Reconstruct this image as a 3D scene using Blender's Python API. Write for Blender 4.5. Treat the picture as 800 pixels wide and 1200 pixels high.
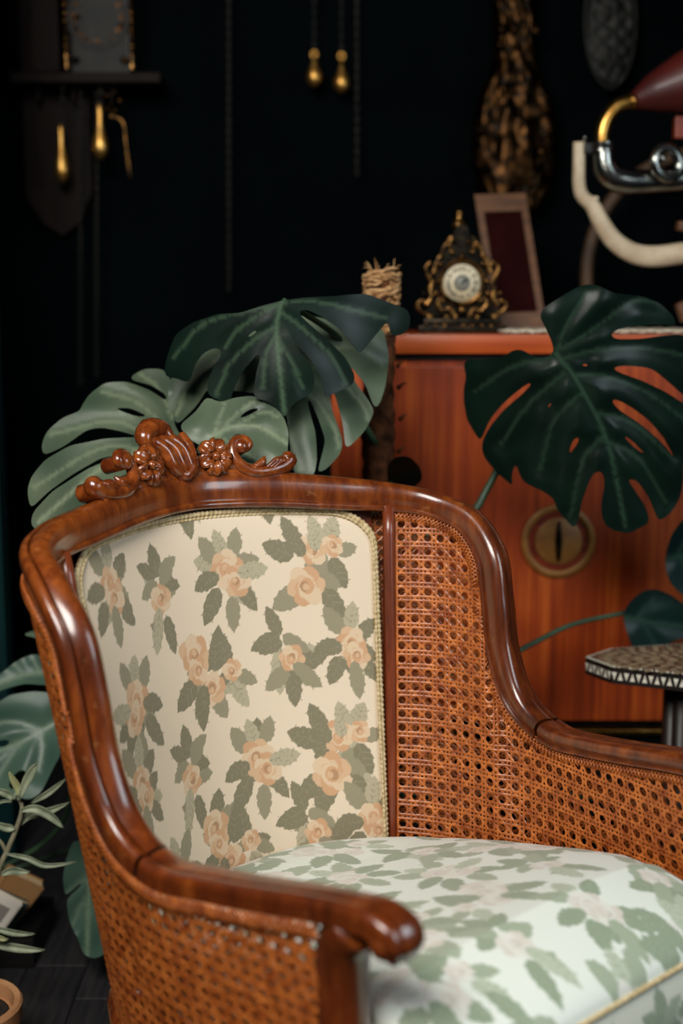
import bpy, bmesh, math, random
import numpy as np
from mathutils import Vector, Matrix
from mathutils.geometry import delaunay_2d_cdt

for o in list(bpy.data.objects):
    bpy.data.objects.remove(o)
scene = bpy.context.scene
col = scene.collection
random.seed(4)
rng = np.random.default_rng(4)

# ------------------------------------------------------------------ camera
F_PX, HOR, CAM_H = 1533.0, 360.7, 1.33
PITCH = math.atan((600 - HOR) / F_PX)
cam = bpy.data.cameras.new('camera')
cam.sensor_fit = 'VERTICAL'
cam.sensor_height = 36.0
cam.sensor_width = 24.0
cam.lens = F_PX / 1200 * 36
cam.clip_start = 0.05
cam.dof.use_dof = True
cam.dof.focus_distance = 2.10
cam.dof.aperture_fstop = 1.75
camo = bpy.data.objects.new('camera', cam)
camo.location = (0, 0, CAM_H)
camo.rotation_euler = (math.pi / 2 - PITCH, 0, 0)
col.objects.link(camo)
scene.camera = camo

# ------------------------------------------------------------------ light
world = bpy.data.worlds.new('world')
scene.world = world
world.use_nodes = True
wb = world.node_tree.nodes['Background']
wb.inputs[0].default_value = (0.55, 0.75, 0.9, 1)
wb.inputs[1].default_value = 0.008


def area(name, loc, target, sx, sy, power, color):
    l = bpy.data.lights.new(name, 'AREA')
    l.shape = 'RECTANGLE'
    l.size, l.size_y = sx, sy
    l.energy = power
    l.color = color
    o = bpy.data.objects.new(name, l)
    o.location = loc
    d = Vector(target) - Vector(loc)
    o.rotation_euler = d.to_track_quat('-Z', 'Y').to_euler()
    col.objects.link(o)
    return o


# daylight through the shop window behind and above the photographer
area('window_daylight', (-0.65, 0.10, 2.60), (0.05, 2.0, 0.7), 1.4, 1.0, 66, (1.0, 0.96, 0.90))
# cool fill added in front of the chair on the right, whitens the seat
area('cool_fill', (2.3, 0.5, 2.0), (0.2, 1.7, 0.5), 0.9, 1.5, 22, (0.80, 0.93, 1.0))

vs = scene.view_settings
vs.view_transform = 'Standard'
vs.look = 'None'
vs.gamma = 1.0
vs.use_curve_mapping = False
vs.exposure = 0.35
scene.display_settings.display_device = 'sRGB'


# ------------------------------------------------------------------ helpers
def at(px, py, Y):
    """point in the room that stands at depth Y in the direction of a photo pixel"""
    a = (px - 400) / F_PX
    b = (600 - py) / F_PX
    ry = math.cos(PITCH) + b * math.sin(PITCH)
    rz = -math.sin(PITCH) + b * math.cos(PITCH)
    t = Y / ry
    return Vector((a * t, Y, CAM_H + rz * t))


def ppm(Y):
    return F_PX / Y


OFF = {}


def lin(c):
    return tuple(((v / 255 + 0.055) / 1.055) ** 2.4 if v > 10 else v / 255 / 12.92 for v in c)


def tag(o, label=None, cat=None, group=None, kind=None):
    if label:
        o['label'] = label
    if cat:
        o['category'] = cat
    if group:
        o['group'] = group
    if kind:
        o['kind'] = kind
    return o


def empty(name, loc, label, cat, rz=0, group=None):
    o = bpy.data.objects.new(name, None)
    o.empty_display_size = 0.05
    o.location = loc
    o.rotation_euler = (0, 0, rz)
    col.objects.link(o)
    tag(o, label, cat, group)
    OFF[o.name] = Vector(loc) if rz == 0 else Vector((0, 0, 0))
    return o


class MB:
    def __init__(self):
        self.v = []
        self.f = []
        self.col = None

    def add(self, v, f):
        n = len(self.v)
        self.v.extend([tuple(p) for p in v])
        self.f.extend([tuple(i + n for i in q) for q in f])
        return self

    def box(self, c, s, rot=None, bev=0.0):
        bm = bmesh.new()
        bmesh.ops.create_cube(bm, size=1.0)
        bmesh.ops.scale(bm, vec=s, verts=bm.verts)
        if bev:
            bmesh.ops.bevel(bm, geom=bm.edges[:], offset=bev, segments=2, affect='EDGES', profile=0.7)
        if rot is not None:
            bmesh.ops.rotate(bm, cent=(0, 0, 0), matrix=rot, verts=bm.verts)
        bmesh.ops.translate(bm, vec=c, verts=bm.verts)
        bm.verts.index_update()
        self.add([v.co[:] for v in bm.verts], [[v.index for v in f.verts] for f in bm.faces])
        bm.free()
        return self

    def tube(self, path, r, n=10, closed=False, flat=None, up=None):
        P = [Vector(p) for p in path]
        m = len(P)
        R = r if hasattr(r, '__len__') else [r] * m
        rings = []
        prev = None
        for i in range(m):
            if closed:
                t = P[(i + 1) % m] - P[i - 1]
            else:
                t = P[min(i + 1, m - 1)] - P[max(i - 1, 0)]
            t.normalize()
            if prev is None:
                a = Vector(up) if up else (Vector((0, 0, 1)) if abs(t.z) < .9 else Vector((1, 0, 0)))
            else:
                a = prev
            a = (a - t * a.dot(t))
            if a.length < 1e-6:
                a = t.orthogonal()
            a.normalize()
            prev = a
            b = t.cross(a)
            rings.append([P[i] + (a * math.cos(k / n * 2 * math.pi) + b * math.sin(k / n * 2 * math.pi) * (flat or 1)) * R[i] for k in range(n)])
        v = [p for rg in rings for p in rg]
        f = []
        for i in range(m if closed else m - 1):
            j = (i + 1) % m
            for k in range(n):
                l = (k + 1) % n
                f.append((i * n + k, i * n + l, j * n + l, j * n + k))
        if not closed:
            f.append(tuple(reversed(range(n))))
            f.append(tuple((m - 1) * n + k for k in range(n)))
        return self.add(v, f)

    def lathe(self, prof, c, n=24, axis='z', squash=1.0, mod=None):
        v = []
        m = len(prof)
        c = Vector(c)
        for (r, h) in prof:
            for k in range(n):
                a = k / n * 2 * math.pi
                rr = r * (mod(a, h) if mod else 1)
                x, y = rr * math.cos(a), rr * math.sin(a) * squash
                if axis == 'z':
                    p = Vector((x, y, h))
                elif axis == 'y':
                    p = Vector((x, h, y))
                else:
                    p = Vector((h, x, y))
                v.append(c + p)
        f = []
        for i in range(m - 1):
            for k in range(n):
                l = (k + 1) % n
                f.append((i * n + k, i * n + l, (i + 1) * n + l, (i + 1) * n + k))
        f.append(tuple(reversed(range(n))))
        f.append(tuple((m - 1) * n + k for k in range(n)))
        return self.add(v, f)

    def ball(self, c, r, n=12, m=8, rot=None):
        rx, ry, rz = r if hasattr(r, '__len__') else (r, r, r)
        c = Vector(c)
        v = []
        for i in range(m + 1):
            th = math.pi * i / m
            for k in range(n):
                a = 2 * math.pi * k / n
                p = Vector((rx * math.sin(th) * math.cos(a), ry * math.sin(th) * math.sin(a), rz * math.cos(th)))
                if rot is not None:
                    p = rot @ p
                v.append(c + p)
        f = []
        for i in range(m):
            for k in range(n):
                l = (k + 1) % n
                f.append((i * n + k, (i + 1) * n + k, (i + 1) * n + l, i * n + l))
        return self.add(v, f)

    def prism(self, poly, y0, y1):
        """outline in x,z extruded along y"""
        n = len(poly)
        v = [(p[0], y0, p[1]) for p in poly] + [(p[0], y1, p[1]) for p in poly]
        f = [tuple(range(n)), tuple(reversed(range(n, 2 * n)))]
        for i in range(n):
            j = (i + 1) % n
            f.append((i, i + n, j + n, j))
        return self.add(v, f)

    def build(self, name, material, parent=None, smooth=True, sharp=None, label=None, local=False):
        me = bpy.data.meshes.new(name)
        off = OFF.get(parent.name, Vector((0, 0, 0))) if parent else Vector((0, 0, 0))
        V = np.array(self.v, dtype=np.float64)
        if not local:
            V = V - np.array(off)
        me.from_pydata(V.tolist(), [], self.f)
        bm = bmesh.new()
        bm.from_mesh(me)
        bmesh.ops.remove_doubles(bm, verts=bm.verts, dist=1e-6)
        bmesh.ops.recalc_face_normals(bm, faces=bm.faces)
        bm.to_mesh(me)
        bm.free()
        me.materials.append(material)
        if smooth:
            me.polygons.foreach_set('use_smooth', [True] * len(me.polygons))
            if sharp:
                try:
                    me.set_sharp_from_angle(angle=math.radians(sharp))
                except Exception:
                    pass
        o = bpy.data.objects.new(name, me)
        col.objects.link(o)
        if parent:
            o.parent = parent
            OFF[o.name] = off
        if label:
            o['label'] = label
        return o


def spline(pts, n):
    """Catmull-Rom through pts, n samples"""
    P = np.array(pts, float)
    Q = np.vstack([2 * P[0] - P[1], P, 2 * P[-1] - P[-2]])
    m = len(P) - 1
    out = []
    for t in np.linspace(0, m, n):
        i = min(int(t), m - 1)
        u = t - i
        a, b, c, d = Q[i], Q[i + 1], Q[i + 2], Q[i + 3]
        out.append(0.5 * (2 * b + (c - a) * u + (2 * a - 5 * b + 4 * c - d) * u * u + (3 * b - a - 3 * c + d) * u ** 3))
    return np.array(out)


# ------------------------------------------------------------------ materials
def nodes(name):
    m = bpy.data.materials.new(name)
    m.use_nodes = True
    nt = m.node_tree
    b = nt.nodes['Principled BSDF']
    return m, nt, b


def N(nt, kind, **kw):
    n = nt.nodes.new(kind)
    for k, v in kw.items():
        if k.startswith('_'):
            setattr(n, k[1:], v)
        else:
            n.inputs[k.replace('__', ' ')].default_value = v
    return n


def simple(name, c1, c2=None, rough=.5, metal=0.0, scale=8.0, stretch=(1, 1, 1), detail=4, bump=0.0, bscale=None,
           coat=0.0, spec=.5, rvar=0.0, sheen=0.0, contrast=(.35, .65)):
    m, nt, b = nodes(name)
    b.inputs['Roughness'].default_value = rough
    b.inputs['Metallic'].default_value = metal
    b.inputs['Coat Weight'].default_value = coat
    b.inputs['Coat Roughness'].default_value = .12
    b.inputs['Specular IOR Level'].default_value = spec
    b.inputs['Sheen Weight'].default_value = sheen
    tc = N(nt, 'ShaderNodeTexCoord')
    mp = N(nt, 'ShaderNodeMapping')
    mp.inputs['Scale'].default_value = stretch
    nt.links.new(tc.outputs['Object'], mp.inputs['Vector'])
    nz = N(nt, 'ShaderNodeTexNoise', Scale=scale, Detail=detail)
    nt.links.new(mp.outputs[0], nz.inputs['Vector'])
    cr = N(nt, 'ShaderNodeValToRGB')
    cr.color_ramp.elements[0].position = contrast[0]
    cr.color_ramp.elements[1].position = contrast[1]
    cr.color_ramp.elements[0].color = (*lin(c1), 1)
    cr.color_ramp.elements[1].color = (*lin(c2 or c1), 1)
    nt.links.new(nz.outputs[0], cr.inputs[0])
    nt.links.new(cr.outputs[0], b.inputs['Base Color'])
    if rvar:
        mr = N(nt, 'ShaderNodeMapRange')
        mr.inputs['To Min'].default_value = max(rough - rvar, .03)
        mr.inputs['To Max'].default_value = rough + rvar
        nz2 = N(nt, 'ShaderNodeTexNoise', Scale=scale * 1.7, Detail=5)
        nt.links.new(mp.outputs[0], nz2.inputs['Vector'])
        nt.links.new(nz2.outputs[0], mr.inputs['Value'])
        nt.links.new(mr.outputs[0], b.inputs['Roughness'])
    if bump:
        nb = N(nt, 'ShaderNodeTexNoise', Scale=bscale or scale, Detail=6)
        nt.links.new(mp.outputs[0], nb.inputs['Vector'])
        bp = N(nt, 'ShaderNodeBump', Strength=bump, Distance=.004)
        nt.links.new(nb.outputs[0], bp.inputs['Height'])
        nt.links.new(bp.outputs[0], b.inputs['Normal'])
    return m


def attr_mat(name, attr, rough, bump=0.0, bscale=300, coat=0.0, sheen=0.0, spec=.5):
    """colour read from the mesh's own print / vein attribute"""
    m, nt, b = nodes(name)
    a = N(nt, 'ShaderNodeAttribute', _attribute_name=attr)
    nt.links.new(a.outputs['Color'], b.inputs['Base Color'])
    b.inputs['Roughness'].default_value = rough
    b.inputs['Coat Weight'].default_value = coat
    b.inputs['Coat Roughness'].default_value = .3
    b.inputs['Sheen Weight'].default_value = sheen
    b.inputs['Specular IOR Level'].default_value = spec
    if bump:
        tc = N(nt, 'ShaderNodeTexCoord')
        nz = N(nt, 'ShaderNodeTexNoise', Scale=bscale, Detail=3)
        nt.links.new(tc.outputs['Object'], nz.inputs['Vector'])
        bp = N(nt, 'ShaderNodeBump', Strength=bump, Distance=.002)
        nt.links.new(nz.outputs[0], bp.inputs['Height'])
        nt.links.new(bp.outputs[0], b.inputs['Normal'])
    return m


def wood_mat(name, c_dark, c_mid, c_light, rough, coat, axis_scale, dist=3.0, scale=6.0, worn=0.0, bump=.05):
    m, nt, b = nodes(name)
    tc = N(nt, 'ShaderNodeTexCoord')
    mp = N(nt, 'ShaderNodeMapping')
    mp.inputs['Scale'].default_value = axis_scale
    nt.links.new(tc.outputs['Object'], mp.inputs['Vector'])
    nz = N(nt, 'ShaderNodeTexNoise', Scale=scale, Detail=6, Roughness=.62, Distortion=dist * .1)
    nt.links.new(mp.outputs[0], nz.inputs['Vector'])
    big = N(nt, 'ShaderNodeTexNoise', Scale=3.2, Detail=2)
    nt.links.new(tc.outputs['Object'], big.inputs['Vector'])
    mx = N(nt, 'ShaderNodeMath', _operation='MULTIPLY_ADD')
    mx.inputs[1].default_value = .55
    nt.links.new(nz.outputs[0], mx.inputs[0])
    mul = N(nt, 'ShaderNodeMath', _operation='MULTIPLY')
    mul.inputs[1].default_value = .45
    nt.links.new(big.outputs[0], mul.inputs[0])
    nt.links.new(mul.outputs[0], mx.inputs[2])
    cr = N(nt, 'ShaderNodeValToRGB')
    e = cr.color_ramp.elements
    e[0].position, e[1].position = .34, .66
    e[0].color, e[1].color = (*lin(c_dark), 1), (*lin(c_light), 1)
    k = e.new(.5)
    k.color = (*lin(c_mid), 1)
    nt.links.new(mx.outputs[0], cr.inputs[0])
    last = cr.outputs[0]
    if worn:
        wn = N(nt, 'ShaderNodeTexNoise', Scale=34.0, Detail=5, Roughness=.7)
        nt.links.new(tc.outputs['Object'], wn.inputs['Vector'])
        wr = N(nt, 'ShaderNodeMapRange')
        wr.inputs['From Min'].default_value = .62
        wr.inputs['From Max'].default_value = .74
        wr.inputs['To Max'].default_value = worn
        nt.links.new(wn.outputs[0], wr.inputs['Value'])
        mi = N(nt, 'ShaderNodeMix', _data_type='RGBA')
        mi.inputs[7].default_value = (*lin((196, 140, 88)), 1)
        nt.links.new(wr.outputs[0], mi.inputs[0])
        nt.links.new(last, mi.inputs[6])
        last = mi.outputs[2]
    nt.links.new(last, b.inputs['Base Color'])
    b.inputs['Roughness'].default_value = rough
    b.inputs['Coat Weight'].default_value = coat
    b.inputs['Coat Roughness'].default_value = .14
    if bump:
        bp = N(nt, 'ShaderNodeBump', Strength=bump, Distance=.002)
        nt.links.new(nz.outputs[0], bp.inputs['Height'])
        nt.links.new(bp.outputs[0], b.inputs['Normal'])
    return m


M = {}
M['wall'] = simple('wall_paint_black_teal', (2, 6, 8), (4, 9, 11), rough=.9, scale=3, bump=.1, bscale=60, spec=.03)
M['teal'] = simple('wall_paint_dark_teal', (8, 36, 38), (10, 42, 42), rough=.8, scale=4, bump=.1, bscale=60, spec=.1)
M['plank'] = simple('stained_floor_wood', (30, 30, 32), (48, 47, 48), rough=.6, scale=5, stretch=(14, 1.2, 1), bump=.25, spec=.35)
M['joint'] = simple('floor_joint_dark', (10, 10, 11), (16, 16, 16), rough=.8, spec=.2)
M['rail'] = wood_mat('varnished_walnut', (58, 22, 8), (100, 43, 13), (148, 76, 25), .30, .75, (7, 7, 1.6), worn=.35)
M['carve'] = wood_mat('varnished_carving', (54, 20, 7), (102, 43, 13), (156, 80, 28), .26, .9, (5, 5, 5), scale=9, worn=.3)
M['stile'] = wood_mat('varnished_stile', (70, 28, 14), (112, 48, 22), (138, 64, 30), .34, .5, (8, 8, 1.2))
M['cane'] = simple('varnished_cane', (134, 60, 20), (204, 116, 50), rough=.36, scale=55, detail=3, coat=.25, contrast=(.3, .72))
M['fabric'] = attr_mat('rose_print_moire', 'print', .62, bump=.12, bscale=420, sheen=.12, spec=.35)
M['seat_fabric'] = attr_mat('rose_print_glazed_cotton', 'print', .48, bump=.10, bscale=380, sheen=.2, spec=.5)
M['braid'] = simple('cream_braid', (176, 152, 108), (212, 192, 150), rough=.75, scale=120, bump=.3)
M['web'] = simple('dark_lining', (26, 14, 9), (36, 20, 12), rough=.9, spec=.1)
M['leaf'] = attr_mat('monstera_leaf', 'vein', .36, bump=.06, bscale=60, coat=.0, spec=.24)
M['stem'] = simple('plant_stem_green', (30, 52, 36), (52, 78, 52), rough=.45, scale=20)
M['coir'] = simple('brown_coir', (44, 24, 14), (104, 62, 36), rough=.9, scale=40, bump=.9, bscale=90, spec=.15)
M['rope'] = simple('natural_rope', (140, 98, 60), (206, 164, 116), rough=.85, scale=50, bump=.6, bscale=140, spec=.2)
M['pot'] = simple('black_glazed_pot', (16, 18, 19), (26, 28, 29), rough=.5, scale=6)
M['soil'] = simple('dark_soil', (22, 16, 12), (44, 32, 24), rough=.95, scale=60, bump=.8)
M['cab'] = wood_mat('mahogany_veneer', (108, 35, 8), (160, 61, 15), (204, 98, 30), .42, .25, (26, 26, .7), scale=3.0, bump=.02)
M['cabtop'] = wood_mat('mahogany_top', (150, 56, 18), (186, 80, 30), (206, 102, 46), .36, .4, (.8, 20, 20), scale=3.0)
M['black'] = simple('black_paint', (8, 7, 7), (14, 12, 12), rough=.5)
M['brass'] = simple('aged_brass', (150, 104, 46), (206, 158, 82), rough=.3, metal=1, scale=30, rvar=.1)
M['plate'] = simple('dull_gold_plate', (128, 82, 32), (164, 110, 48), rough=.5, metal=.1, scale=20)
M['weight'] = simple('lacquered_brass_weight', (220, 160, 78), (244, 196, 112), rough=.40, metal=1, scale=30)
M['pearl_top'] = simple('yellowed_pearl', (128, 110, 84), (168, 150, 120), rough=.4, scale=60)
M['gilt'] = simple('dark_gilt_bronze', (44, 32, 18), (172, 124, 66), rough=.3, metal=.9, scale=60, rvar=.12, contrast=(.4, .7))
M['bronze'] = simple('black_bronze', (18, 16, 12), (58, 48, 34), rough=.35, metal=.8, scale=50, contrast=(.4, .7))
M['dial'] = simple('cream_enamel', (222, 208, 170), (238, 228, 200), rough=.35, scale=15)
M['dialgrey'] = simple('grey_dial_centre', (126, 128, 118), (150, 150, 138), rough=.4, scale=40)
M['ink'] = simple('black_numeral_ink', (16, 14, 14), (24, 20, 18), rough=.5)
M['darkred'] = simple('dark_red_panel', (34, 7, 7), (44, 11, 9), rough=.8, scale=10, spec=.05)
M['tanframe'] = simple('tan_frame_wood', (84, 50, 26), (116, 74, 40), rough=.5, scale=14, stretch=(1, 1, 6))
M['lace'] = simple('cream_lace', (204, 190, 164), (236, 226, 204), rough=.85, scale=80, bump=.6)
M['horn'] = simple('burgundy_lacquer', (62, 14, 10), (84, 22, 15), rough=.5, scale=8, coat=.1)
M['chrome'] = simple('dull_nickel', (120, 124, 122), (168, 168, 160), rough=.2, metal=1, scale=30, rvar=.08)
M['cream'] = simple('cream_enamelled_iron', (190, 168, 138), (216, 196, 166), rough=.45, scale=26, rvar=.1, coat=.2)
M['redwood'] = wood_mat('red_wood_box', (78, 22, 8), (116, 38, 14), (148, 58, 22), .4, .4, (1, 8, 8))
M['hoop'] = simple('brown_bentwood', (70, 50, 34), (98, 72, 48), rough=.6, scale=10)
M['tarnish'] = simple('tarnished_brass', (14, 10, 6), (84, 55, 28), rough=.36, metal=.95, scale=40, contrast=(.42, .75), spec=.3)
M['darkwood'] = simple('dark_brown_case_wood', (14, 8, 6), (24, 13, 9), rough=.6, scale=8, stretch=(6, 6, 1), spec=.12)
M['dullplate'] = simple('tarnished_dial_plate', (10, 12, 10), (24, 24, 18), rough=.6, metal=.3, scale=30)
M['table'] = simple('inlaid_table_wood', (58, 38, 26), (128, 100, 74), rough=.4, scale=75, detail=2, contrast=(.42, .58), coat=.2)
M['tabledge'] = simple('dark_table_edge', (20, 14, 11), (34, 22, 16), rough=.45, scale=20)
M['pearl'] = simple('mother_of_pearl', (206, 198, 176), (236, 230, 214), rough=.3, scale=60)
M['olive'] = simple('grey_green_leaf', (112, 124, 98), (158, 166, 138), rough=.55, scale=40)
M['oliveyoung'] = simple('young_yellow_green_leaf', (138, 144, 96), (170, 172, 124), rough=.55, scale=40)
M['twig'] = simple('pale_twig', (120, 116, 92), (156, 150, 122), rough=.65, scale=40)
M['paper'] = simple('cream_page_edges', (196, 168, 124), (220, 196, 154), rough=.8, scale=20, stretch=(1, 1, 60))
M['cover_teal'] = simple('teal_book_cover', (30, 58, 60), (40, 70, 70), rough=.6)
M['cover_tan'] = simple('tan_book_cover', (160, 116, 72), (182, 138, 90), rough=.6, scale=10)
M['white'] = simple('white_card', (222, 214, 200), (234, 228, 216), rough=.7)
M['grey'] = simple('grey_print', (128, 124, 116), (150, 146, 136), rough=.7)
M['terracotta'] = simple('pale_terracotta', (168, 116, 74), (200, 150, 104), rough=.8, scale=12)
M['silverchain'] = simple('dark_iron_chain', (40, 38, 34), (60, 56, 50), rough=.45, metal=.7)


# ------------------------------------------------------------------ room
def structure(name, mb, m, **k):
    o = mb.build(name, m, **k)
    o['kind'] = 'structure'
    return o


floor = structure('floor', MB().box((0, 1.6, -.02), (5.2, 4.4, .03)), M['joint'], smooth=False)
OFF['floor'] = Vector((0, 0, 0))
pl = MB().box((0, 0, 0), (.118, 1.0, .014), bev=.002).build('plank', M['plank'], floor)
first = True
for i in range(-13, 4):
    for j in range(2):
        o = pl if first else pl.copy()
        if not first:
            col.objects.link(o)
            o.parent = floor
        first = False
        o.location = (i * .12 + .02, 2.05 + j * 1.003 + (i * .37 % .5) - .2, -.007 + .0 * i)
structure('wall_back', MB().box((0, 3.86, 1.5), (5.2, .12, 3.1)), M['wall'], smooth=False)
structure('wall_left', MB().box((-1.036, 3.03, 1.5), (.49, .06, 3.1)), M['teal'], smooth=False)
structure('trim_1', MB().box((0, 3.785, .08), (5.2, .03, .16), bev=.004), M['wall'], smooth=False)

# ------------------------------------------------------------------ the chair
BETA = math.radians(47.6)
chair = empty('wing_armchair', (-.2566, 2.1295, 0),
              'varnished wooden wing armchair with caned sides and rose print back', 'armchair', rz=-BETA)
RAIL = np.array([(0, 0, 1.06), (.015, .082, 1.058), (.049, .166, 1.052), (.087, .249, 1.042), (.13, .327, 1.031), (.193, .385, 1.016),
                 (.273, .41, .988), (.334, .41, .927), (.357, .404, .845), (.374, .399, .764), (.413, .391, .695), (.481, .382, .663),
                 (.56, .368, .669), (.641, .356, .681), (.715, .345, .694), (.775, .337, .702), (.812, .332, .703), (.840, .329, .692),
                 (.850, .328, .670), (.842, .328, .650)])
NF = np.array([(.96, 0, .28), (.95, -.13, .28), (.93, -.25, .26), (.86, -.45, .25), (.7, -.68, .2), (.52, -.85, .15), (.38, -.92, .1),
               (.33, -.94, .05), (.28, -.96, .05), (.22, -.97, .05), (.1, -.99, .03), (-.05, -1, 0), (-.12, -.99, 0), (-.13, -.99, 0),
               (-.12, -.99, 0), (-.1, -.99, 0), (-.08, -1, 0), (0, -1, 0), (0, -1, 0), (0, -1, 0)])
WID = np.array([.062, .062, .060, .058, .052, .045, .044, .046, .046, .045, .040, .032, .030, .030, .030, .031, .032, .032, .030, .024])
THK = np.array([1, 1, 1, 1, .95, .88, .9, 1, 1, 1, 1, 1, 1, 1, 1, 1.0, 1.05, 1.05, 1.0, .8])
SUB = 12
NS = (len(RAIL) - 1) * SUB + 1
MIR = np.array([1, -1, 1])


def half_spline(A):
    full_ = np.vstack([A[3:0:-1] * MIR, A])
    return spline(full_, (len(full_) - 1) * SUB + 1)[3 * SUB:]


R_P = half_spline(RAIL)
R_F = half_spline(NF)
R_W = spline(WID[:, None], NS)[:, 0]
R_T = spline(THK[:, None], NS)[:, 0]
R_Q = np.linspace(0, len(RAIL) - 1, NS)
tan = np.gradient(R_P, axis=0)
tan /= np.linalg.norm(tan, axis=1)[:, None]
tan[0] = (0, 1, 0)
R_F -= (R_F * tan).sum(1)[:, None] * tan
R_F /= np.linalg.norm(R_F, axis=1)[:, None]
R_N = np.cross(R_F, tan)
PROFILE = np.array([(-.050, .010), (-.050, .019), (-.047, .0225), (-.043, .0225), (-.0405, .019), (-.037, .0195), (-.030, .0235), (-.020, .0255),
                    (-.010, .0245), (-.003, .020), (0, .012), (.0005, .004), (-.0005, -.003), (-.002, -.0080), (-.013, -.0092), (-.013, -.0118),
                    (-.002, -.0130), (-.0012, -.018), (-.004, -.0235), (-.011, -.0265), (-.022, -.027), (-.034, -.026), (-.044, -.0265), (-.050, -.022)])


def rail_mesh(i0, i1, sgn):
    mb = MB()
    n = len(PROFILE)
    v = []
    for i in range(i0, i1 + 1):
        for a, b in PROFILE:
            p = R_P[i] + R_N[i] * (a * R_W[i] / .05) + R_F[i] * b * R_T[i]
            v.append((p[0], p[1] * sgn, p[2]))
    m = i1 - i0 + 1
    f = []
    for i in range(m - 1):
        for k in range(n):
            l = (k + 1) % n
            f.append((i * n + k, i * n + l, (i + 1) * n + l, (i + 1) * n + k))
    f.append(tuple(range(n)))
    f.append(tuple((m - 1) * n + k for k in range(n)))
    mb.add(v, f)
    return mb


JOINT = 10 * SUB + 8
mbk = MB()
for s in (1, -1):
    r = rail_mesh(0, JOINT, s)
    mbk.add(r.v, r.f)
mbk.f = [q for q in mbk.f if not (len(q) > 4 and all(abs(mbk.v[i][1]) < 1e-6 for i in q))]
mbk.build('back_rail', M['rail'], chair, local=True, sharp=50)
for s in (1, -1):
    mb = rail_mesh(JOINT + 1, NS - 1, s)
    # rounded scroll eye on both faces of the curl
    mb.ball((.824, s * .330, .669), (.022, .031, .022), 16, 10)
    mb.build('arm_rail', M['rail'], chair, local=True, sharp=50)


def edge_in(i, b=.012):
    return R_P[i] - R_N[i] * R_W[i] + R_F[i] * b


# --- cane panels: ruled surfaces between the rail and the seat frame
def plan(q, tab):
    k = np.array([t[0] for t in tab], float)
    return np.array([np.interp(q, k, [t[1] for t in tab]), np.interp(q, k, [t[2] for t in tab])]).T


B_IN = [(4.25, .240, .250), (5, .285, .280), (6, .335, .302), (7, .385, .316), (8, .43, .322), (9, .455, .329), (10, .485, .335), (11, .54, .340), (12, .60, .340), (13, .67, .336), (14.3, .76, .330), (15, .80, .326)]
B_OUT = [(0, .070, 0), (1, .078, .08), (2, .103, .16), (3, .150, .235), (4, .212, .292), (5, .285, .332), (6, .35, .352), (7, .40, .36), (8, .44, .362), (9, .465, .363), (10, .495, .363), (11, .55, .36), (12, .61, .357), (13, .68, .35), (14.3, .76, .345), (15, .80, .341)]


class Ruled:
    def __init__(self, tab, zb, q0, q1, b, side):
        sel = np.where((R_Q >= q0 - 1e-6) & (R_Q <= q1 + 1e-6))[0]
        self.T = np.array([edge_in(i, b) for i in sel])
        bq = plan(R_Q[sel], tab)
        # smooth the lower curve
        for _ in range(6):
            bq[1:-1] = (bq[:-2] + 2 * bq[1:-1] + bq[2:]) / 4
        self.B = np.c_[bq, np.full(len(sel), zb)]
        self.zb, self.side = zb, side
        self.cache = {}

    def row(self, z):
        k = round(z, 5)
        if k not in self.cache:
            t = ((z - self.zb) / (self.T[:, 2] - self.zb))[:, None]
            P = self.B + (self.T - self.B) * t
            L = np.r_[0, np.cumsum(np.linalg.norm(np.diff(P[:, :2], axis=0), axis=1))]
            self.cache[k] = (P, L)
        return self.cache[k]

    def pos(self, xi, z):
        P, L = self.row(z)
        return np.array([np.interp(xi, L, P[:, 0]), np.interp(xi, L, P[:, 1]), z])

    def inside(self, xi, z, m=0.0):
        if z < self.zb or z > 1.03:
            return False
        P, L = self.row(z)
        if xi < m or xi > L[-1] - m:
            return False
        return z < np.interp(xi, L, self.T[:, 2]) - m


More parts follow.
